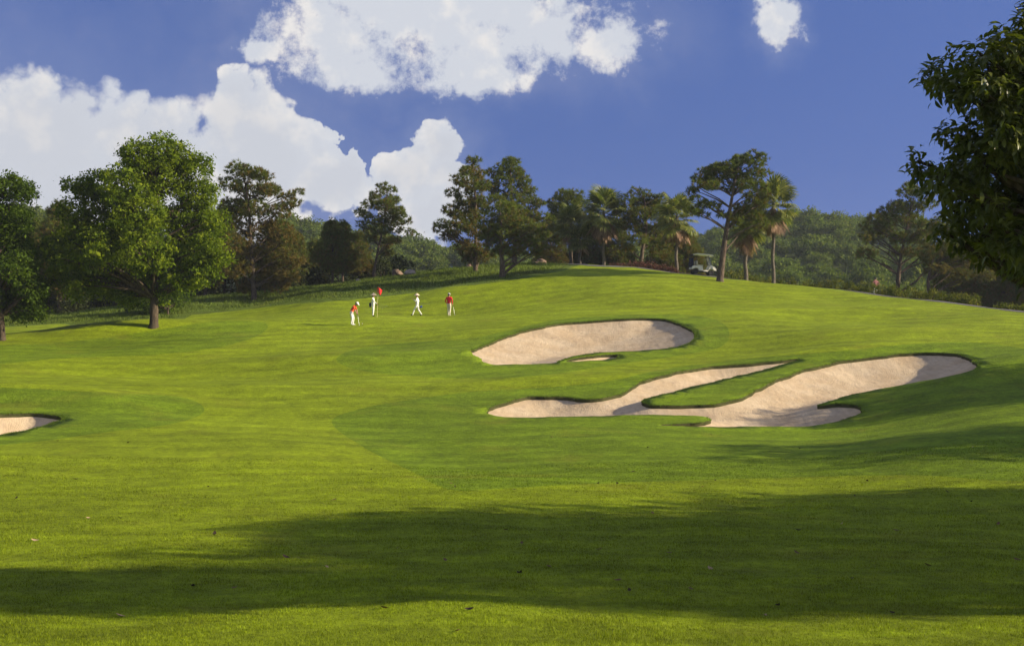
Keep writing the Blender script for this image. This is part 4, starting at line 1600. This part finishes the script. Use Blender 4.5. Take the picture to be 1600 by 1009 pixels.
grass_object('bunker_fringe_grass', rp, rs, hh, rs.uniform(0.015, 0.04, len(rp)), 'longer dark grass fringing the bunker lips', 0.7)

mpoly = ZONES[-1][1]
n = 260000
P = np.column_stack([rs.uniform(-58, 12, n), rs.uniform(80, 137, n)])
P = P[inside(P, mpoly)]
P = P[np.abs(P[:, 0]) < 0.45 * P[:, 1] + 1]
cl = np.sin(P[:, 0] * 0.9 + 2 * np.sin(P[:, 1] * 0.5)) * np.sin(P[:, 1] * 0.8 + 1.5 * np.sin(P[:, 0] * 0.6)) + 0.6 * np.sin(P[:, 0] * 2.3) * np.sin(P[:, 1] * 2.9)
bd = np.clip(dist_poly(P, mpoly) / 3.0, 0.15, 1)
hh = np.clip(0.16 + 0.14 * cl + rs.uniform(-0.05, 0.12, len(P)), 0.05, 0.6) * bd
P, hh = P[hh > 0.03], hh[hh > 0.03]
grass_object('meadow_grass', P, rs, hh, rs.uniform(0.04, 0.08, len(P)), 'unmown rough meadow grass on the slope behind the green', 0.7, 1.0)
print('blades', N, len(rp), len(P))

# ------------------------------------------------------------------ fallen leaves
M['deadleaf'] = [plain('fallen_leaf_brown', (0.13, 0.075, 0.04), 0.8, 0.15, var=0.3), plain('fallen_leaf_tan', (0.36, 0.25, 0.15), 0.75, 0.2, var=0.25), plain('fallen_leaf_dark', (0.05, 0.035, 0.025), 0.85, 0.15, var=0.3)]


def dead_leaf_mesh(i):
    LV, LF = leaf_shape()
    V = LV.copy()
    V[:, 0] -= 0.5
    curl = 0.5 + 0.35 * (i % 3)
    V[:, 2] = curl * (V[:, 0] ** 2) * 0.9 + np.abs(V[:, 1]) * (0.7 if i % 2 else 0.25) + 0.02
    V[:, 1] *= 1.35
    return np_mesh('fallen_leaf', V, LF, True)


DL = []
for i in range(9):
    me = dead_leaf_mesh(i)
    me.materials.append(M['deadleaf'][i % 3])
    DL.append(me)
spots = [(55, 846, 1), (137, 811, 1), (285, 813, 1), (335, 836, 2), (118, 750, 2), (26, 780, 2), (367, 920, 0), (302, 918, 2), (511, 888, 1), (522, 782, 0), (935, 860, 1), (857, 887, 0), (790, 829, 0), (1020, 803, 0), (900, 770, 2),
         (1195, 963, 1), (715, 988, 0), (1355, 753, 2), (1045, 865, 0), (965, 908, 0), (1098, 762, 1), (1247, 830, 2), (1330, 905, 2), (1517, 785, 2), (1245, 865, 0), (1118, 752, 2), (885, 684, 2), (862, 684, 1), (1400, 830, 0),
         (1315, 820, 1), (1280, 905, 0), (1110, 890, 1), (1080, 922, 0), (1215, 948, 2), (1395, 960, 2), (1545, 765, 2), (1480, 770, 2), (620, 858, 0), (695, 877, 0), (735, 955, 2), (600, 952, 0), (815, 850, 0), (812, 897, 2), (984, 925, 2),
         (925, 812, 0), (705, 756, 0), (711, 762, 2), (805, 766, 2), (935, 757, 2), (965, 757, 2), (990, 738, 2), (187, 811, 2), (135, 873, 2), (447, 873, 2), (188, 965, 1), (1590, 876, 0), (1450, 885, 0), (1335, 776, 2), (1560, 820, 0),
         (1520, 700, 1), (1110, 680, 2), (1250, 702, 2), (325, 762, 2), (90, 690, 2), (200, 693, 0), (1012, 700, 2), (660, 720, 2), (580, 735, 2), (445, 741, 1)]
rs = np.random.RandomState(21)
for i, (u, v, c) in enumerate(spots):
    x, d = ground_at(u, v)
    o = link('fallen_leaf', DL[c + 3 * rs.randint(0, 3)])
    o.location = (x, d, hz(x, d) + 0.018)
    o.rotation_euler = (rs.uniform(-0.35, 0.35), rs.uniform(-0.35, 0.35), rs.uniform(0, 6.28))
    s = rs.uniform(0.10, 0.17)
    o.scale = (s, s, s)
    tag(o, ('curled brown dead leaf lying on the mown grass', 'pale tan dead leaf lying on the mown grass', 'dark shrivelled dead leaf lying on the mown grass')[c], 'leaf',
        ('fallen brown leaves', 'fallen tan leaves', 'fallen dark leaves')[c])

# ------------------------------------------------------------------ people
M['skin'] = plain('skin', (0.36, 0.21, 0.14), 0.55, 0.35, var=0.06)
M['white'] = plain('white_cotton', (0.72, 0.71, 0.66), 0.85, 0.15, var=0.06)
M['orange'] = plain('orange_red_shirt', (0.56, 0.085, 0.035), 0.85, 0.15, var=0.12)
M['red'] = plain('red_shirt', (0.58, 0.018, 0.03), 0.85, 0.15, var=0.1)
M['khaki'] = plain('cream_trousers', (0.62, 0.56, 0.45), 0.85, 0.15, var=0.08)
M['pink'] = plain('dull_pink_shirt', (0.26, 0.11, 0.11), 0.85, 0.15, var=0.1)
M['black'] = plain('black_rubber', (0.02, 0.02, 0.022), 0.6, 0.3, var=0.2)
M['hair'] = plain('dark_hair', (0.012, 0.010, 0.009), 0.5, 0.4, var=0.2)
M['straw'] = plain('pale_straw', (0.66, 0.52, 0.36), 0.8, 0.2, var=0.12, scale=30)
M['grey'] = plain('grey_cloth', (0.42, 0.42, 0.40), 0.85, 0.15)
M['steel'] = plain('club_steel', (0.35, 0.35, 0.36), 0.3, 0.5, 0.9)
M['blue'] = plain('blue_cloth', (0.03, 0.06, 0.24), 0.7, 0.2)
M['navy'] = plain('navy_cloth', (0.02, 0.022, 0.06), 0.75, 0.2)
M['flag'] = plain('red_flag_cloth', (0.62, 0.03, 0.03), 0.8, 0.15)
M['pole'] = plain('flag_pole_paint', (0.70, 0.62, 0.28), 0.4, 0.4)

J0 = {'pelvis': (0, 0, .94, .135), 'spine': (0, 0, 1.12, .125), 'chest': (0.01, 0, 1.31, .145), 'neck': (0.01, 0, 1.47, .055), 'head': (0.03, 0, 1.57, .085), 'crown': (0.03, 0, 1.68, .078),
      'shL': (0, .18, 1.40, .062), 'elL': (-.02, .25, 1.14, .046), 'wrL': (.06, .27, .90, .032), 'haL': (.09, .27, .82, .036),
      'shR': (0, -.18, 1.40, .062), 'elR': (-.02, -.25, 1.14, .046), 'wrR': (.06, -.27, .90, .032), 'haR': (.09, -.27, .82, .036),
      'hipL': (0, .095, .89, .098), 'knL': (.02, .11, .50, .066), 'anL': (-.01, .11, .10, .05), 'toL': (.15, .13, .05, .042),
      'hipR': (0, -.095, .89, .098), 'knR': (.02, -.11, .50, .066), 'anR': (-.01, -.11, .10, .05), 'toR': (.15, -.13, .05, .042)}
BONES = [('pelvis', 'spine', 'top'), ('spine', 'chest', 'top'), ('chest', 'neck', 'top'), ('neck', 'head', 'skin'), ('head', 'crown', 'skin'),
         ('chest', 'shL', 'top'), ('shL', 'elL', 'top'), ('elL', 'wrL', 'sleeve'), ('wrL', 'haL', 'skin'), ('chest', 'shR', 'top'), ('shR', 'elR', 'top'), ('elR', 'wrR', 'sleeve'), ('wrR', 'haR', 'skin'),
         ('pelvis', 'hipL', 'leg'), ('hipL', 'knL', 'leg'), ('knL', 'anL', 'leg'), ('anL', 'toL', 'shoe'), ('pelvis', 'hipR', 'leg'), ('hipR', 'knR', 'leg'), ('knR', 'anR', 'leg'), ('anR', 'toR', 'shoe')]


def person(loc, rz, mats, label, pose=None, scale=1.0):
    J = {k: list(v) for k, v in J0.items()}
    for k, v in (pose or {}).items():
        J[k][:3] = v
    names = list(J)
    me = bpy.data.meshes.new('body_skin')
    me.from_pydata([J[k][:3] for k in names], [(names.index(a), names.index(b)) for a, b, _ in BONES], [])
    o = bpy.data.objects.new('body_tmp', me)
    COL.objects.link(o)
    o.modifiers.new('skin', 'SKIN')
    sv = me.skin_vertices[0].data
    for i, k in enumerate(names):
        sv[i].radius = (J[k][3], J[k][3] * (1.25 if k in ('chest', 'pelvis', 'spine') and False else 1.0))
        sv[i].use_root = (k == 'pelvis')
    ss = o.modifiers.new('sub', 'SUBSURF')
    ss.levels = ss.render_levels = 2
    bpy.context.view_layer.update()
    dg = bpy.context.evaluated_depsgraph_get()
    bm_me = bpy.data.meshes.new_from_object(o.evaluated_get(dg))
    bpy.data.objects.remove(o)
    V = np.array([v.co[:] for v in bm_me.vertices])
    seg = [(np.array(J[a][:3]), np.array(J[b][:3]), J[a][3], J[b][3], t) for a, b, t in BONES]
    kinds = ['top', 'leg', 'skin', 'shoe', 'sleeve']
    mb = MB()
    fs = [tuple(p.vertices) for p in bm_me.polygons]
    mb.add([tuple(v) for v in V], fs)
    C = np.array([V[list(f)].mean(0) for f in fs])
    best = np.full(len(C), 1e9)
    mi = np.zeros(len(C), int)
    for a, b, ra, rb, t in seg:
        e = b - a
        s = np.clip((C - a) @ e / (e @ e), 0, 1)
        dd = np.linalg.norm(C - a - s[:, None] * e, axis=1) - (ra * (1 - s) + rb * s)
        m = dd < best
        best[m] = dd[m]
        mi[m] = kinds.index(t)
    mi[(C[:, 2] < J['pelvis'][2] - 0.02) & (mi == 0)] = 1
    mb.mi = list(mi)
    # fingers, nose and ears grow out of the same mesh
    for s_ in ('L', 'R'):
        w, h = Vector(J['wr' + s_][:3]), Vector(J['ha' + s_][:3])
        dr = (h - w).normalized()
        sd_ = dr.cross(Vector((0, 1, 0.2))).normalized()
        th = sd_.cross(dr).normalized()
        for k, ln in enumerate((0.075, 0.085, 0.08, 0.062)):
            b0 = h + sd_ * (k - 1.5) * 0.019
            mb.tube([b0, b0 + dr * ln * 0.55, b0 + dr * ln * 0.85 + th * (0.03 if s_ == 'R' else -0.03)], [0.0095, 0.009, 0.006], 5, True, 2)
        b0 = w.lerp(h, 0.5) - sd_ * 0.025
        mb.tube([b0, b0 - sd_ * 0.03 + dr * 0.03, b0 - sd_ * 0.035 + dr * 0.06], [0.011, 0.01, 0.007], 5, True, 2)
    hd, cr = Vector(J['head'][:3]), Vector(J['crown'][:3])
    up = (cr - hd).normalized()
    fw = Vector((0, 1, 0)).cross(up).normalized()
    mid = hd.lerp(cr, 0.35)
    mb.tube([mid + fw * 0.07 + up * 0.02, mid + fw * 0.105 - up * 0.012], [0.008, 0.016], 6, True, 2)
    for q in (-1, 1):
        mb.tube([mid + Vector((0, q * 0.075, 0)) - up * 0.02, mid + Vector((0, q * 0.095, 0)) + up * 0.03 - fw * 0.01], [0.014, 0.02], 6, True, 2)
    # eyes and mouth
    for q in (-1, 1):
        mb.tube([mid + fw * 0.07 + Vector((0, q * 0.03, 0)) + up * 0.03, mid + fw * 0.084 + Vector((0, q * 0.03, 0)) + up * 0.03], [0.010, 0.009], 6, True, 5)
    mb.tube([mid + fw * 0.074 + Vector((0, -0.022, 0)) - up * 0.045, mid + fw * 0.084 - up * 0.045, mid + fw * 0.074 + Vector((0, 0.022, 0)) - up * 0.045], [0.006, 0.008, 0.006], 5, True, 6)
    bodym = mb.mesh('body', True)
    o = empty('person', loc, rz, scale)
    tag(o, label, 'person')
    sl = mats.get('sleeve', mats['top'])
    link('body', bodym, [M[mats['top']], M[mats['leg']], M['skin'], M[mats['shoe']], M[sl], M['hair'], M['flag']], o)
    hm = MB()
    frame = Matrix((fw, up.cross(fw), up)).transposed().to_4x4()
    frame.translation = hd.lerp(cr, 0.6)
    # hair
    hv = MB()
    hv.lathe([(0.088, -0.06), (0.096, -0.01), (0.094, 0.04), (0.075, 0.085), (0.035, 0.108), (0.004, 0.112)], 16)
    hv.v = [(x - 0.014 - (0.02 if z < 0 else 0), y, z) for x, y, z in hv.v]
    hme = hv.mesh('hair')
    hme.transform(frame)
    link('hair', hme, M['hair'], o)
    hat = mats.get('hat')
    if hat == 'cone':
        hm.lathe([(0.235, 0.00), (0.225, 0.012), (0.12, 0.105), (0.03, 0.175), (0.003, 0.19)], 24)
        hme = hm.mesh('hat')
    elif hat:
        hm.lathe([(0.103, 0.012), (0.106, 0.05), (0.09, 0.095), (0.05, 0.122), (0.004, 0.13)], 18)
        vs = []
        n = 10
        for i in range(n + 1):
            a = -1.05 + 2.1 * i / n
            vs += [(0.10 * math.cos(a), 0.10 * math.sin(a), 0.03), (0.10 * math.cos(a) + 0.10 * math.cos(a * 0.8), 0.115 * math.sin(a), 0.008)]
        top = [(x, y, z + 0.01) for x, y, z in vs]
        k = len(vs)
        fs = []
        for i in range(n):
            a = 2 * i
            fs += [(a, a + 1, a + 3, a + 2), (k + a, k + a + 2, k + a + 3, k + a + 1), (a + 1, k + a + 1, k + a + 3, a + 3)]
        hm.add(vs + top, fs)
        hme = hm.mesh('hat')
    if hat:
        hme.transform(frame)
        link('hat', hme, M[mats['hatmat']], o)
    return o, J


def gp_(u, v):
    x, d = ground_at(u, v)
    return (x, d, hz(x, d))


def club(pa, pb, label, head='iron', name='golf_club'):
    """shaft from grip pa to head pb, world coordinates"""
    pa, pb = Vector(pa), Vector(pb)
    o = empty(name, pb)
    tag(o, label, 'golf club')
    mb = MB()
    mb.tube([pa - pb, Vector((0, 0, 0.02))], [0.008, 0.006], 6)
    link('shaft', mb.mesh('shaft'), M['steel'], o)
    mb = MB()
    mb.tube([pa - pb + (pa - pb).normalized() * 0.01, (pa - pb) * 0.75], [0.015, 0.011], 8)
    link('grip', mb.mesh('grip'), M['black'], o)
    mb = MB()
    mb.box(-0.02, 0.03, -0.05, 0.06, 0.0, 0.035)
    link('club_head', mb.mesh('club_head', True, 0.006), M['steel'], o)
    return o


# golfer putting, bent at the waist, facing right
loc = gp_(550.5, 509)
pose = {'pelvis': (-.06, 0, .92), 'spine': (0.02, 0, 1.09), 'chest': (.12, 0, 1.24), 'neck': (.22, 0, 1.36), 'head': (.30, 0, 1.42), 'crown': (.36, 0, 1.51),
        'shL': (.14, .18, 1.30), 'elL': (.24, .20, 1.07), 'wrL': (.34, .06, .88), 'haL': (.36, .03, .81), 'shR': (.14, -.18, 1.30), 'elR': (.24, -.20, 1.05), 'wrR': (.33, -.04, .83), 'haR': (.35, -.02, .76),
        'hipL': (-.06, .10, .87), 'knL': (.04, .14, .49), 'anL': (-.02, .16, .10), 'toL': (.15, .18, .05), 'hipR': (-.06, -.10, .87), 'knR': (.04, -.14, .49), 'anR': (-.02, -.16, .10), 'toR': (.15, -.18, .05)}
person(loc, R(-12), dict(top='orange', leg='white', shoe='white', sleeve='skin', hat='cap', hatmat='white'), 'golfer in orange red shirt and white cap bending over a putt', pose, 1.05)
ca_, sa_ = math.cos(R(-12)), math.sin(R(-12))
px_, py_ = loc[0] + 0.38 * ca_, loc[1] + 0.38 * sa_
hx_, hy_ = loc[0] + 0.52 * ca_, loc[1] + 0.52 * sa_
club((px_, py_, loc[2] + 0.92), (hx_, hy_, hz(hx_, hy_)), 'putter held low by the golfer in orange red shirt', name='putter')
b = gp_(566, 506.5)
mb = MB()
mb.lathe([(0.0213 * math.sin(math.pi * i / 10) + 1e-4, 0.0213 - 0.0213 * math.cos(math.pi * i / 10)) for i in range(11)], 14)
o = link('golf_ball', mb.mesh('golf_ball'), M['white'])
o.location = b
tag(o, 'small white golf ball on the green right of the putting golfer', 'golf ball')

# caddie with the flag, seen from behind right
loc = gp_(583, 495.5)
pose = {'shR': (.02, -.18, 1.40), 'elR': (.14, -.25, 1.16), 'wrR': (.30, -.20, 1.00), 'haR': (.36, -.16, .95), 'elL': (-.16, .26, 1.20), 'wrL': (-.10, .24, .98), 'haL': (-.04, .22, .92),
        'anL': (-.05, .09, .10), 'toL': (.11, .11, .05), 'knL': (.0, .10, .5)}
person(loc, R(-8), dict(top='white', leg='white', shoe='black', hat='cone', hatmat='straw'), 'caddie in white with conical straw hat holding the red flag', pose)
fx0, fy0 = loc[0] + 0.33, loc[1] - 0.22
fz0 = hz(fx0, fy0)
o = empty('flagstick', (fx0, fy0, fz0), 0)
tag(o, 'red flag on a pale pole held upright by the caddie', 'flag')
mb = MB()
mb.tube([(0, 0, 0), (0.03, 0, 1.2), (0.10, 0, 2.28)], [0.013, 0.012, 0.009], 8)
link('pole', mb.mesh('pole'), M['pole'], o)
vs, fs = [], []
for i in range(9):
    for j in range(6):
        t, s_ = i / 8, j / 5
        vs.append((0.075 + 0.025 * s_ + (-0.10 + 0.42 * t) * (0.55 + 0.45 * s_) * (1 - 0.1 * s_), 0.05 * math.sin(t * 7 + s_ * 2), 1.86 + 0.42 * s_ - 0.16 * t * (1 + 0.2 * s_) + 0.03 * math.sin(t * 5)))
for i in range(8):
    for j in range(5):
        fs.append((i * 6 + j, (i + 1) * 6 + j, (i + 1) * 6 + j + 1, i * 6 + j + 1))
fl = np_mesh('flag_cloth', vs, fs, True)
fo = link('flag_cloth', fl, M['flag'], o)
fo.modifiers.new('thick', 'SOLIDIFY').thickness = 0.006
for i in range(3):
    club((loc[0] + 0.25 + 0.03 * i, loc[1] - 0.30, loc[2] + 0.90 + 0.04 * i), (loc[0] + 0.75 + 0.16 * i, loc[1] - 0.35 - 0.06 * i, loc[2] + 0.62 + 0.10 * i),
         ('lowest', 'middle', 'topmost')[i] + ' of the three clubs held at the hip of the caddie with flag')


def hand_bag(loc, mat, label, name, sz=(0.09, 0.07, 0.34)):
    o = empty(name, loc)
    tag(o, label, 'bag')
    mb = MB()
    mb.lathe([(sz[1] * 0.8, 0), (sz[1], 0.02), (sz[0], sz[2] * 0.55), (sz[0] * 0.9, sz[2] * 0.9), (sz[0] * 0.4, sz[2])], 12)
    link('body', mb.mesh('body'), M[mat], o)
    mb = MB()
    mb.tube([(0.05, 0, sz[2] * 0.95), (0.12, 0, sz[2] + 0.09), (0.16, 0, sz[2] + 0.05)], 0.012, 6)
    link('strap', mb.mesh('strap'), M[mat], o)


hand_bag((loc[0] - 0.24, loc[1] + 0.18, loc[2] + 0.74), 'navy', 'dark navy pouch hanging at the back of the flag caddie', 'pouch')

# caddie walking left
loc = gp_(652, 494.5)
pose = {'pelvis': (0.0, 0, .92), 'hipL': (0.0, .095, .87), 'hipR': (0.0, -.095, .87), 'knL': (.22, .10, .52), 'anL': (.36, .10, .12), 'toL': (.50, .11, .09), 'knR': (-.08, -.10, .49), 'anR': (-.33, -.10, .14), 'toR': (-.20, -.11, .045),
        'elR': (-.10, -.24, 1.16), 'wrR': (.10, -.24, 1.06), 'haR': (.17, -.22, 1.06), 'elL': (.10, .25, 1.17), 'wrL': (.24, .18, 1.30), 'haL': (.28, .14, 1.37)}
person(loc, R(180 - 6), dict(top='white', leg='white', shoe='black', hat='cone', hatmat='straw'), 'caddie in white with conical straw hat striding left', pose)
club((loc[0] - 0.12, loc[1] - 0.0, loc[2] + 1.04), (loc[0] + 0.95, loc[1] - 0.1, loc[2] + 0.93), 'club carried level under the arm of the striding caddie')
o = empty('head_cover', (loc[0] + 0.22, loc[1] - 0.22, loc[2] + 0.70))
tag(o, 'blue cloth head cover carried by the striding caddie', 'head cover')
mb = MB()
mb.lathe([(0.03, 0), (0.075, 0.03), (0.09, 0.1), (0.06, 0.17), (0.035, 0.21)], 12)
me = mb.mesh('sock')
me.transform(Matrix.Rotation(R(65), 4, 'Y'))
link('sock', me, M['blue'], o)
mb = MB()
mb.tube([(-0.05, 0, 0.1), (-0.12, 0, 0.2), (-0.26, 0.03, 0.35)], 0.012, 6)
link('handle', mb.mesh('handle'), M['blue'], o)

# golfer in red seen from behind
loc = gp_(701.5, 494)
pose = {'elR': (-.06, .0, 0)}
pose = {'elR': (-.05, -.27, 1.15), 'wrR': (.06, -.26, .93), 'haR': (.10, -.25, .86), 'elL': (-.05, .27, 1.15), 'wrL': (.10, .22, .98), 'haL': (.15, .18, .94), 'knR': (.06, -.08, .50), 'anR': (-.06, -.06, .10), 'toR': (.10, -.07, .05),
        'knL': (.10, .08, .52), 'anL': (.08, .08, .10), 'toL': (.24, .10, .06)}
person(loc, R(78), dict(top='red', leg='khaki', shoe='white', hat='cap', hatmat='grey'), 'golfer in bright red shirt and cream trousers walking away', pose, 1.03)
club((loc[0] + 0.30, loc[1] + 0.10, loc[2] + 0.90), (loc[0] + 0.46, loc[1] + 0.12, hz(loc[0] + 0.46, loc[1] + 0.12)), 'thin club in the hand of the golfer in red')

# far walker beyond the hedge
d = 109.2
x = (1368 - 800) / F * d
person((x, d, hz(x, d)), R(100), dict(top='pink', leg='white', shoe='black', sleeve='skin'), 'distant walker in dull pink top and white trousers by the hedge',
       {'elL': (-.04, .34, 1.16), 'wrL': (.06, .20, 1.02), 'haL': (.10, .14, .98), 'elR': (-.04, -.34, 1.16), 'wrR': (.06, -.20, 1.02), 'haR': (.10, -.14, .98), 'anR': (-.03, -.15, .10), 'toR': (.13, -.18, .05)})

# ------------------------------------------------------------------ golf cart
M['cream'] = plain('cart_cream_paint', (0.86, 0.83, 0.70), 0.35, 0.5, var=0.06)
M['seat'] = plain('cart_seat_vinyl', (0.62, 0.58, 0.46), 0.5, 0.35, var=0.08)
M['rim'] = plain('wheel_rim', (0.45, 0.45, 0.44), 0.35, 0.5, 0.6)
M['lamp'] = plain('headlamp_lens', (0.75, 0.75, 0.72), 0.15, 0.6)
m, b = new_mat('windscreen_glass')
gl = b.n('ShaderNodeBsdfGlossy')
gl.inputs['Color'].default_value = (0.85, 0.9, 0.9, 1)
gl.inputs['Roughness'].default_value = 0.12
df = b.n('ShaderNodeBsdfDiffuse')
df.inputs[0].default_value = (0.55, 0.60, 0.60, 1)
tp = b.n('ShaderNodeBsdfTransparent')
mx1 = b.n('ShaderNodeMixShader')
mx1.inputs[0].default_value = 0.5
b.put(mx1.inputs[1], gl.outputs[0])
b.put(mx1.inputs[2], df.outputs[0])
mx2 = b.n('ShaderNodeMixShader')
mx2.inputs[0].default_value = 0.55
b.put(mx2.inputs[1], tp.outputs[0])
b.put(mx2.inputs[2], mx1.outputs[0])
finish(b, mx2.outputs[0])
M['glass'] = m


def golf_cart(u, d):
    x = (u - 800) / F * d
    z = hz(x, d)
    slope = math.atan((hz(x + 0.8, d) - hz(x - 0.8, d)) / 1.6)
    o = empty('golf_cart', (x, d, z + 0.03))
    o.rotation_euler = Euler((0, -slope, R(6)), 'XYZ')
    tag(o, 'cream golf cart with white roof parked on the hill path', 'golf cart')

    def part(name, mb, mat, bevel=0.0, parent=None):
        return link(name, mb.mesh(name, True, bevel), M[mat], parent or o)
    mb = MB()
    mb.box(-0.95, 0.85, -0.52, 0.52, 0.24, 0.33)
    part('chassis', mb, 'black', 0.02)
    mb = MB()
    mb.prism([(-1.16, 0.42), (-1.12, 0.66), (-0.98, 0.74), (-0.16, 0.76), (-0.10, 0.60), (-0.06, 0.34), (-0.48, 0.335), (-0.52, 0.46), (-0.62, 0.55), (-0.76, 0.57), (-0.90, 0.53), (-0.99, 0.44)], -0.57, 0.57)
    part('rear_body', mb, 'cream', 0.03)
    mb = MB()
    mb.prism([(0.28, 0.335), (0.40, 0.335), (0.46, 0.47), (0.56, 0.55), (0.70, 0.57), (0.84, 0.54), (0.93, 0.44), (1.14, 0.42), (1.18, 0.52), (1.12, 0.66), (0.92, 0.80), (0.66, 0.90), (0.54, 0.90), (0.46, 0.62)], -0.55, 0.55)
    part('front_cowl', mb, 'cream', 0.04)
    mb = MB()
    for s in (-1, 1):
        mb.box(-0.08, 0.34, s * 0.555 - 0.015, s * 0.555 + 0.015, 0.30, 0.42)
    part('side_sill', mb, 'cream', 0.008)
    mb = MB()
    mb.box(1.12, 1.22, -0.48, 0.48, 0.27, 0.40)
    part('bumper', mb, 'black', 0.02)
    mb = MB()
    mb.box(-0.68, -0.10, -0.52, 0.52, 0.765, 0.87)
    part('seat_cushion', mb, 'seat', 0.03)
    mb = MB()
    mb.prism([(-0.70, 0.90), (-0.58, 0.90), (-0.64, 1.22), (-0.74, 1.22)], -0.50, 0.50)
    part('seat_back', mb, 'seat', 0.03)
    mb = MB()
    mb.prism([(-0.92, 1.78), (-0.86, 1.86), (-0.70, 1.885), (0.40, 1.89), (0.72, 1.85), (0.80, 1.77), (0.76, 1.73), (0.36, 1.765), (-0.88, 1.765)], -0.62, 0.62)
    part('roof', mb, 'cream', 0.02)
    for s in (-1, 1):
        mb = MB()
        mb.tube([(0.60, s * 0.50, 0.88), (0.44, s * 0.53, 1.40), (0.34, s * 0.55, 1.79)], 0.02, 8)
        part('roof_post', mb, 'black')
        mb = MB()
        mb.tube([(-0.86, s * 0.52, 0.70), (-0.80, s * 0.54, 1.30), (-0.74, s * 0.55, 1.79)], 0.02, 8)
        part('roof_post', mb, 'black')
    mb = MB()
    mb.prism([(0.635, 0.90), (0.655, 0.90), (0.395, 1.78), (0.375, 1.78)], -0.50, 0.50)
    part('windscreen', mb, 'glass')
    for s in (-1, 1):
        mb = MB()
        mb.lathe([(0.001, 0.0), (0.075, 0.005), (0.08, 0.03), (0.05, 0.045)], 14)
        me = mb.mesh('headlight')
        me.transform(Matrix.Translation((1.02, s * 0.36, 0.73)) @ Matrix.Rotation(R(50), 4, 'Y'))
        link('headlight', me, M['lamp'], o)
    mb = MB()
    mb.tube([(0.56, -0.25, 0.88), (0.30, -0.25, 1.08)], 0.022, 8)
    for i in range(20):
        a0, a1 = 2 * math.pi * i / 20, 2 * math.pi * (i + 1) / 20
        q = [Vector((0.30, -0.25, 1.08)) + Vector((0.12 * math.cos(a), 0.18 * math.sin(a), 0.15 * math.cos(a))) for a in (a0, a1)]
        mb.tube(q, 0.014, 6)
    part('steering_wheel', mb, 'black')
    for wx in (-0.75, 0.70):
        for s in (-1, 1):
            w = MB()
            w.lathe([(0.13, -0.09), (0.20, -0.10), (0.225, -0.07), (0.23, 0.0), (0.225, 0.07), (0.20, 0.10), (0.13, 0.09)], 24, axis='y')
            wo = link('wheel', w.mesh('wheel'), M['black'], o)
            wo.location = (wx, s * 0.47, 0.23)
            rm = MB()
            rm.lathe([(0.002, s * 0.06), (0.05, s * 0.085), (0.055, s * 0.07), (0.10, s * 0.065), (0.131, s * 0.09), (0.131, s * -0.02)], 20, axis='y')
            link('rim', rm.mesh('rim'), M['rim'], wo)
    mb = MB()
    mb.box(-1.22, -0.86, -0.50, 0.50, 0.60, 0.64)
    mb.tube([(-1.20, -0.48, 0.62), (-1.22, -0.48, 1.05), (-1.22, 0.48, 1.05), (-1.20, 0.48, 0.62)], 0.018, 6)
    part('bag_rack', mb, 'black')
    mw = Matrix.Translation(o.location) @ o.rotation_euler.to_matrix().to_4x4()
    for s, lab in ((-1, 'dark golf bag on the near side of the cart rack'), (1, 'dark golf bag on the far side of the cart rack')):
        p = mw @ Vector((-1.03, s * 0.25, 0.64))
        g = empty('golf_bag', p)
        g.rotation_euler = Euler((0, -slope - R(8), R(6)), 'XYZ')
        tag(g, lab, 'golf bag')
        q = MB()
        q.lathe([(0.12, 0), (0.14, 0.03), (0.135, 0.45), (0.15, 0.72), (0.155, 0.80), (0.12, 0.80)], 16)
        link('body', q.mesh('body'), M['navy'], g)
        q = MB()
        q.prism([(-0.20, 0.08), (-0.12, 0.06), (-0.12, 0.42), (-0.19, 0.40)], -0.09, 0.09)
        link('pocket', q.mesh('pocket', True, 0.015), M['navy'], g)
        for j in range(5):
            a = j * 1.26
            q = MB()
            tipp = (0.10 * math.cos(a), 0.10 * math.sin(a), 1.0 + 0.05 * (j % 3))
            q.tube([(0.05 * math.cos(a), 0.05 * math.sin(a), 0.5), tipp], 0.007, 5)
            q.tube([tipp, (tipp[0] + 0.05, tipp[1], tipp[2] + 0.05), (tipp[0] + 0.10, tipp[1] + 0.02, tipp[2] + 0.03)], [0.015, 0.04, 0.02], 7)
            link('club', q.mesh('club'), M['black'], g)


golf_cart(1097, ground_at(1097, 430.5)[1])

# ------------------------------------------------------------------ air
HAZE = 0.0002
if HAZE:
    mb = MB()
    mb.box(-640, 640, -640, 640, -14, 56)
    o = link('haze', mb.mesh('haze', False))
    m = bpy.data.materials.new('haze_air')
    m.use_nodes = True
    m.node_tree.nodes.clear()
    b = NB(m.node_tree)
    pv = b.n('ShaderNodeVolumePrincipled')
    pv.inputs['Color'].default_value = (0.80, 0.88, 0.97, 1)
    pv.inputs['Density'].default_value = HAZE
    pv.inputs['Anisotropy'].default_value = 0.2
    out = b.n('ShaderNodeOutputMaterial')
    b.put(out.inputs['Volume'], pv.outputs[0])
    o.data.materials.append(m)
    tag(o, 'thin pale haze over the course and hills', kind='stuff')
